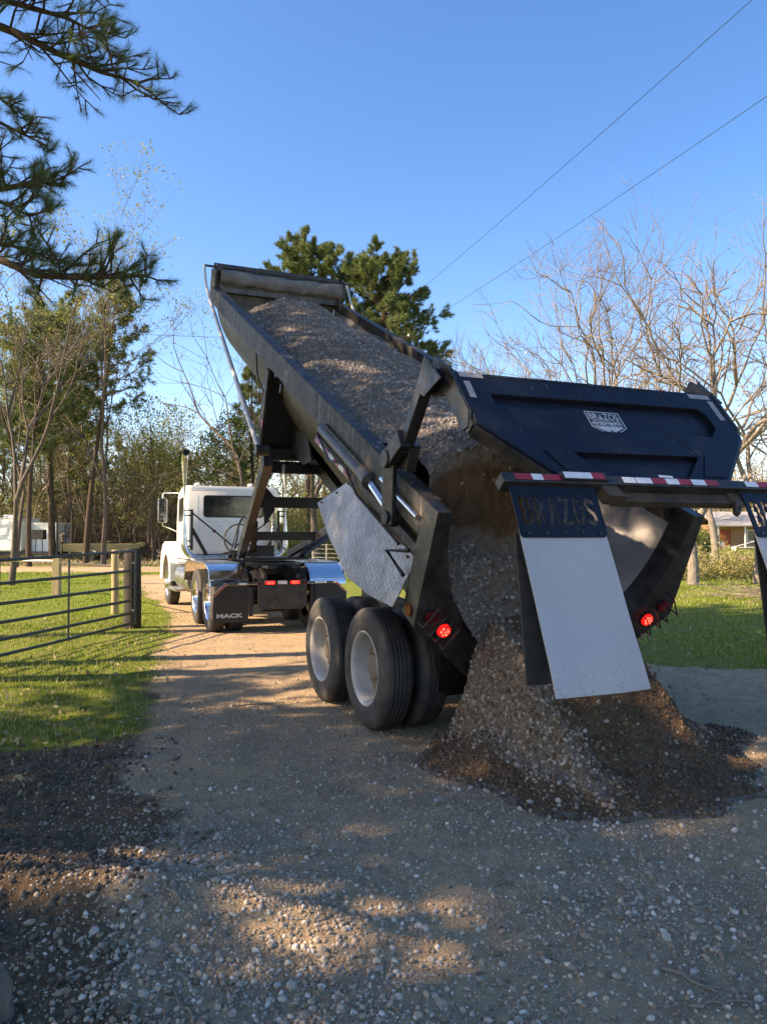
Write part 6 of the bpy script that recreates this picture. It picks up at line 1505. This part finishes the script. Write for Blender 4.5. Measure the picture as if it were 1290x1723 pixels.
def mobile_home():
    t = thing('mobile_home', 'long pale mobile home half hidden behind the saplings', 'house', at(165, 88), 0)
    mb = MB(); mb.box((0, 1.5, 1.7), (10.5, 3.0, 2.3)); mb.build('wall', paint('pale_siding', (0.16, 0.18, 0.15), (0.22, 0.24, 0.2), 0.8), t)
    mb = MB(); mb.box((0, 1.5, 2.95), (10.9, 3.4, 0.22)); mb.build('roof', M['white'], t)
    for x in (-3.4, -0.6, 2.6):
        mb = MB(); mb.box((x, -0.02, 1.9), (1.0, 0.06, 0.9)); w = mb.build('window', M['glass'], t); mb = MB(); mb.plate(rr(x-0.55, x+0.55, 1.4, 2.4, 0.02), [rr(x-0.48, x+0.48, 1.47, 2.33, 0.02)], -0.08, -0.04, lambda p, q, s: Vector((p, s, q))); mb.build('frame', M['white'], w)
mobile_home()
mb = MB(); mb.box((0, 0, 0.75), (0.9, 0.9, 1.5)); mb.box((0, 0, 1.54), (1.0, 1.0, 0.08)); o = mb.build('metal_bin', paint('red_brown_bin', (0.10, 0.045, 0.035), (0.15, 0.07, 0.05), 0.7), None, bevel=0.04); o.location = at(254, 56); tag(o, 'dark red-brown bin standing among the saplings left of the truck', 'bin')
rs = np.random.default_rng(8); px_ = 262+34*rs.random(240); Yb = 52+2*rs.random(240); xx = (px_-645)/1290*Yb
o = scatter_rocks('rubble_pile', np.stack([xx, Yb, ground_z(xx, Yb)+0.55*rs.random(240)], -1), 0.08+0.14*rs.random(240), M['stone_load'], None, 23); tag(o, 'low grey rubble pile left of the truck front wheel', kind='stuff')
def leaf_litter():
    r = np.random.default_rng(12); n = 9000; px = -40+420*r.random(n); Y = 42+16*r.random(n); x = (px-645)/1290*Y
    V = leaves(np.stack([x, Y, ground_z(x, Y)+0.03], -1), 1, 0.09, 0.03, r); o = tris_mesh('leaf_litter', V, M['buds'], None); tag(o, 'brown leaf litter along the wood edge', kind='stuff')
leaf_litter()
def fallen(name, label, n, xf, seed):
    r = np.random.default_rng(seed); x, y = xf(r, n); d, l, rd = ground_masks(x, y); k = r.random(n) < np.clip(l*0.6+0.25*(1-d), 0, 1)*np.clip(0.4+VN.fbm(x, y)*2.5, 0, 1); x, y = x[k], y[k]
    V = leaves(np.stack([x, y, ground_z(x, y)+0.015], -1), 1, 0.03, 0.012, r); o = tris_mesh(name, V, M['buds'], None); tag(o, label, kind='stuff')
fallen('fallen_leaves', 'dry fallen leaves on the grass by the green gate', 5000, left_near, 31); fallen('fallen_leaves', 'dry fallen leaves on the grass right of the heap', 4000, right_all, 32)
grass('dry_grass', 16000, left_near, 0.03, 0.09, M['weed'], 'dry straw-coloured grass tufts on the left lawn', seed=12); grass('dry_grass', 20000, right_all, 0.03, 0.10, M['weed'], 'dry straw-coloured grass tufts on the right lawn', seed=14)
# ------------------------------------------------------------------ house at the right
def porch_house():
    t = thing('house', 'low house with a grey roof and a red door under its porch, far right', 'house', at(1262, 84), 0)
    m_w = paint('tan_siding', (0.30, 0.17, 0.08), (0.40, 0.24, 0.12), 0.8); m_r = paint('grey_shingles', (0.22, 0.22, 0.21), (0.33, 0.33, 0.31), 0.9)
    mb = MB(); mb.box((2.0, 3.0, 1.35), (12, 5, 2.7)); mb.build('wall', m_w, t)
    mb = MB(); mb.plate([(-1.2, 2.62), (2.8, 4.2), (6.2, 2.7), (6.2, 2.6), (2.8, 4.05), (-1.2, 2.48)], [], -4.4, 8.4, lambda p, q, s: Vector((s, p, q))); mb.build('roof', m_r, t)
    for x in (-3.9, -1.0, 1.9):
        mb = MB(); mb.box((x, -0.9, 1.3), (0.14, 0.14, 2.5)); mb.build('porch_post', M['tape_white'], t)
    mb = MB(); mb.box((-2.6, 0.47, 1.1), (1.3, 0.08, 2.1)); d = mb.build('door', paint('red_door', (0.30, 0.045, 0.02), (0.38, 0.07, 0.03), 0.6), t)
    mb = MB(); mb.box((-2.1, 0.42, 1.1), (0.06, 0.05, 0.06)); mb.build('handle', M['black'], d)
    mb = MB(); mb.box((0.6, 0.46, 1.5), (1.4, 0.08, 1.1)); w = mb.build('window', M['glass'], t); mb = MB(); mb.plate(rr(-0.2, 1.4, 0.85, 2.15, 0.02), [rr(-0.1, 1.3, 0.95, 2.05, 0.02)], 0.36, 0.42, lambda p, q, s: Vector((p, s, q))); mb.build('frame', M['tape_white'], w)
    mb = MB(); mb.box((-1.0, -0.2, 0.08), (7, 2.0, 0.16)); mb.build('porch_floor', M['log'], t)
porch_house()
def chair(px, Y, label, rz):
    t = thing('garden_chair', label, 'chair', at(px, Y), rz)
    mb = MB(); mb.tube([(-0.28, 0, 0), (-0.28, 0.0, 0.75), (0, 0.0, 0.95), (0.28, 0, 0.75), (0.28, 0, 0)], 0.03, 8); mb.build('frame', M['white'], t)
    mb = MB(); mb.box((0, 0.25, 0.42), (0.55, 0.5, 0.05)); mb.build('seat', M['white'], t)
    mb = MB(); mb.box((0, 0.0, 0.7), (0.4, 0.04, 0.4)); mb.build('backrest', M['tape_white'], t)
chair(1213, 78, 'small white round-backed chair left of the far porch door', 0.2)
mb = MB(); mb.box((0, 0, 0.35), (2.4, 0.9, 0.06)); 
for dx in (-1.1, 1.1): mb.box((dx, 0, 0.17), (0.08, 0.8, 0.34))
mb.beam((-1.1, 0.3, 0.36), (1.1, 0.3, 0.95), 0.06, 0.06); o = mb.build('white_table', M['white'], None, bevel=0.01); o.location = at(1252, 76); tag(o, 'white garden table with a slanting bar in front of the far house', 'table')
mb = MB(); mb.box((0, 0, 0.5), (1.0, 0.8, 0.95)); mb.box((0, 0, 1.0), (1.1, 0.9, 0.1)); o = mb.build('trash_cart', paint('green_plastic', (0.02, 0.16, 0.11), (0.03, 0.22, 0.15), 0.5), None, bevel=0.06); o.location = at(1176, 66); tag(o, 'green plastic bin behind the bush left of the far house', 'bin')
# ------------------------------------------------------------------ utility pole and wires
up_ = thing('utility_pole', 'wooden utility pole with cross arm hidden mostly behind the raised tub', 'pole', at(652, 40))
mb = MB(); mb.tube([(0, 0, -0.5), (0, 0, 12.6)], [0.15, 0.10], 12); mb.build('pole', M['post_old'], up_, smooth=True)
mb = MB(); mb.beam((-1.25, 0.1, 12.15), (1.25, 0.1, 12.15), 0.09, 0.11); mb.build('cross_arm', M['post_old'], up_)
ends = [(-1.05, 12.25), (1.1, 12.25)]
for x, z in ends:
    mb = MB(); mb.lathe([(0.0, 0.0001), (0.0, 0.05), (0.05, 0.05), (0.07, 0.03), (0.10, 0.05), (0.15, 0.0001)], 12); o = mb.build('insulator', M['white'], up_); o.rotation_euler = (0, -PI/2, 0); o.location = (x, 0.1, z-0.05)
U0 = Vector(up_.location)
def wire(label, a, b, sag, r, n=30):
    mb = MB(); a = Vector(a); b = Vector(b); mb.tube([a.lerp(b, i/n)-a-Vector((0, 0, sag*4*(i/n)*(1-i/n))) for i in range(n+1)], r, 5, False)
    o = mb.build('power_line', M['black_clean'], None); o.location = a; tag(o, label, 'wire', 'power lines on the utility pole')
wire('upper of the two power lines crossing the sky to the top right', U0+Vector((-1.05, 0.1, 12.35)), (15.8, -13, 12.9), 0.5, 0.0075)
wire('lower of the two power lines crossing the sky to the right edge', U0+Vector((1.1, 0.1, 12.35)), (17.6, -13, 11.4), 0.5, 0.0075)
wire('thin cable running from the pole to the left behind the tub', U0+Vector((0, 0, 12.0)), (-40, 52, 17.5), 0.6, 0.012)
wire('thin cable running from the pole to the right behind the bare trees', U0+Vector((0, 0, 11.4)), (40, 60, 12.5), 1.2, 0.012)
# ------------------------------------------------------------------ small things on the foreground
mb = MB(); rl = random.Random(3); mb.tube([(0, 0, -0.12), (0.0, 0, 0.03), (0.01, 0.01, 0.10), (0.02, 0.02, 0.15)], [0.06, 0.055, 0.05, 0.03], 12)
mb.v = [(x+rl.uniform(-.014, .014), y+rl.uniform(-.014, .014), z) for x, y, z in mb.v]
o = mb.build('tree_stump', M['log'], None); o.location = (-1.385, 2.80, 0.0); o.rotation_euler = (0.25, -0.1, 0); tag(o, 'grey weathered stump end in the bottom left corner', 'stump')
def stick(label, x, y, ang, L, r):
    rnd = random.Random(int(x*1000)); mb = MB(); pts = [(-L/2+L*i/6, rnd.uniform(-.012, .012), r+rnd.uniform(-.004, .006)) for i in range(7)]; mb.tube(pts, [r*(1-0.08*i) for i in range(7)], 7)
    mb.tube([pts[3], (pts[3][0]+L*0.18, 0.04, r*1.5)], r*0.4, 5)
    o = mb.build('stick', M['stick'], None, smooth=True); o.location = (x, y, float(ground_z(np.array([x]), np.array([y]))[0])+0.004); o.rotation_euler = (0, 0, ang); tag(o, label, 'stick')
stick('short pale broken stick at the edge of the dark soil', -0.94, 3.52, 1.9, 0.16, 0.014)
stick('dead stick lying in the gravel near the bottom right corner', 1.17, 2.98, -0.9, 0.22, 0.007)
stick('long thin root along the gravel at the bottom right', 1.22, 2.82, 0.1, 0.25, 0.006)
stick('thin twig lying on the driveway left of the trailer wheels', -1.25, 7.7, 0.3, 0.5, 0.010)
stick('thin root lying in the gravel at the bottom left', -0.75, 2.86, 2.2, 0.25, 0.006)
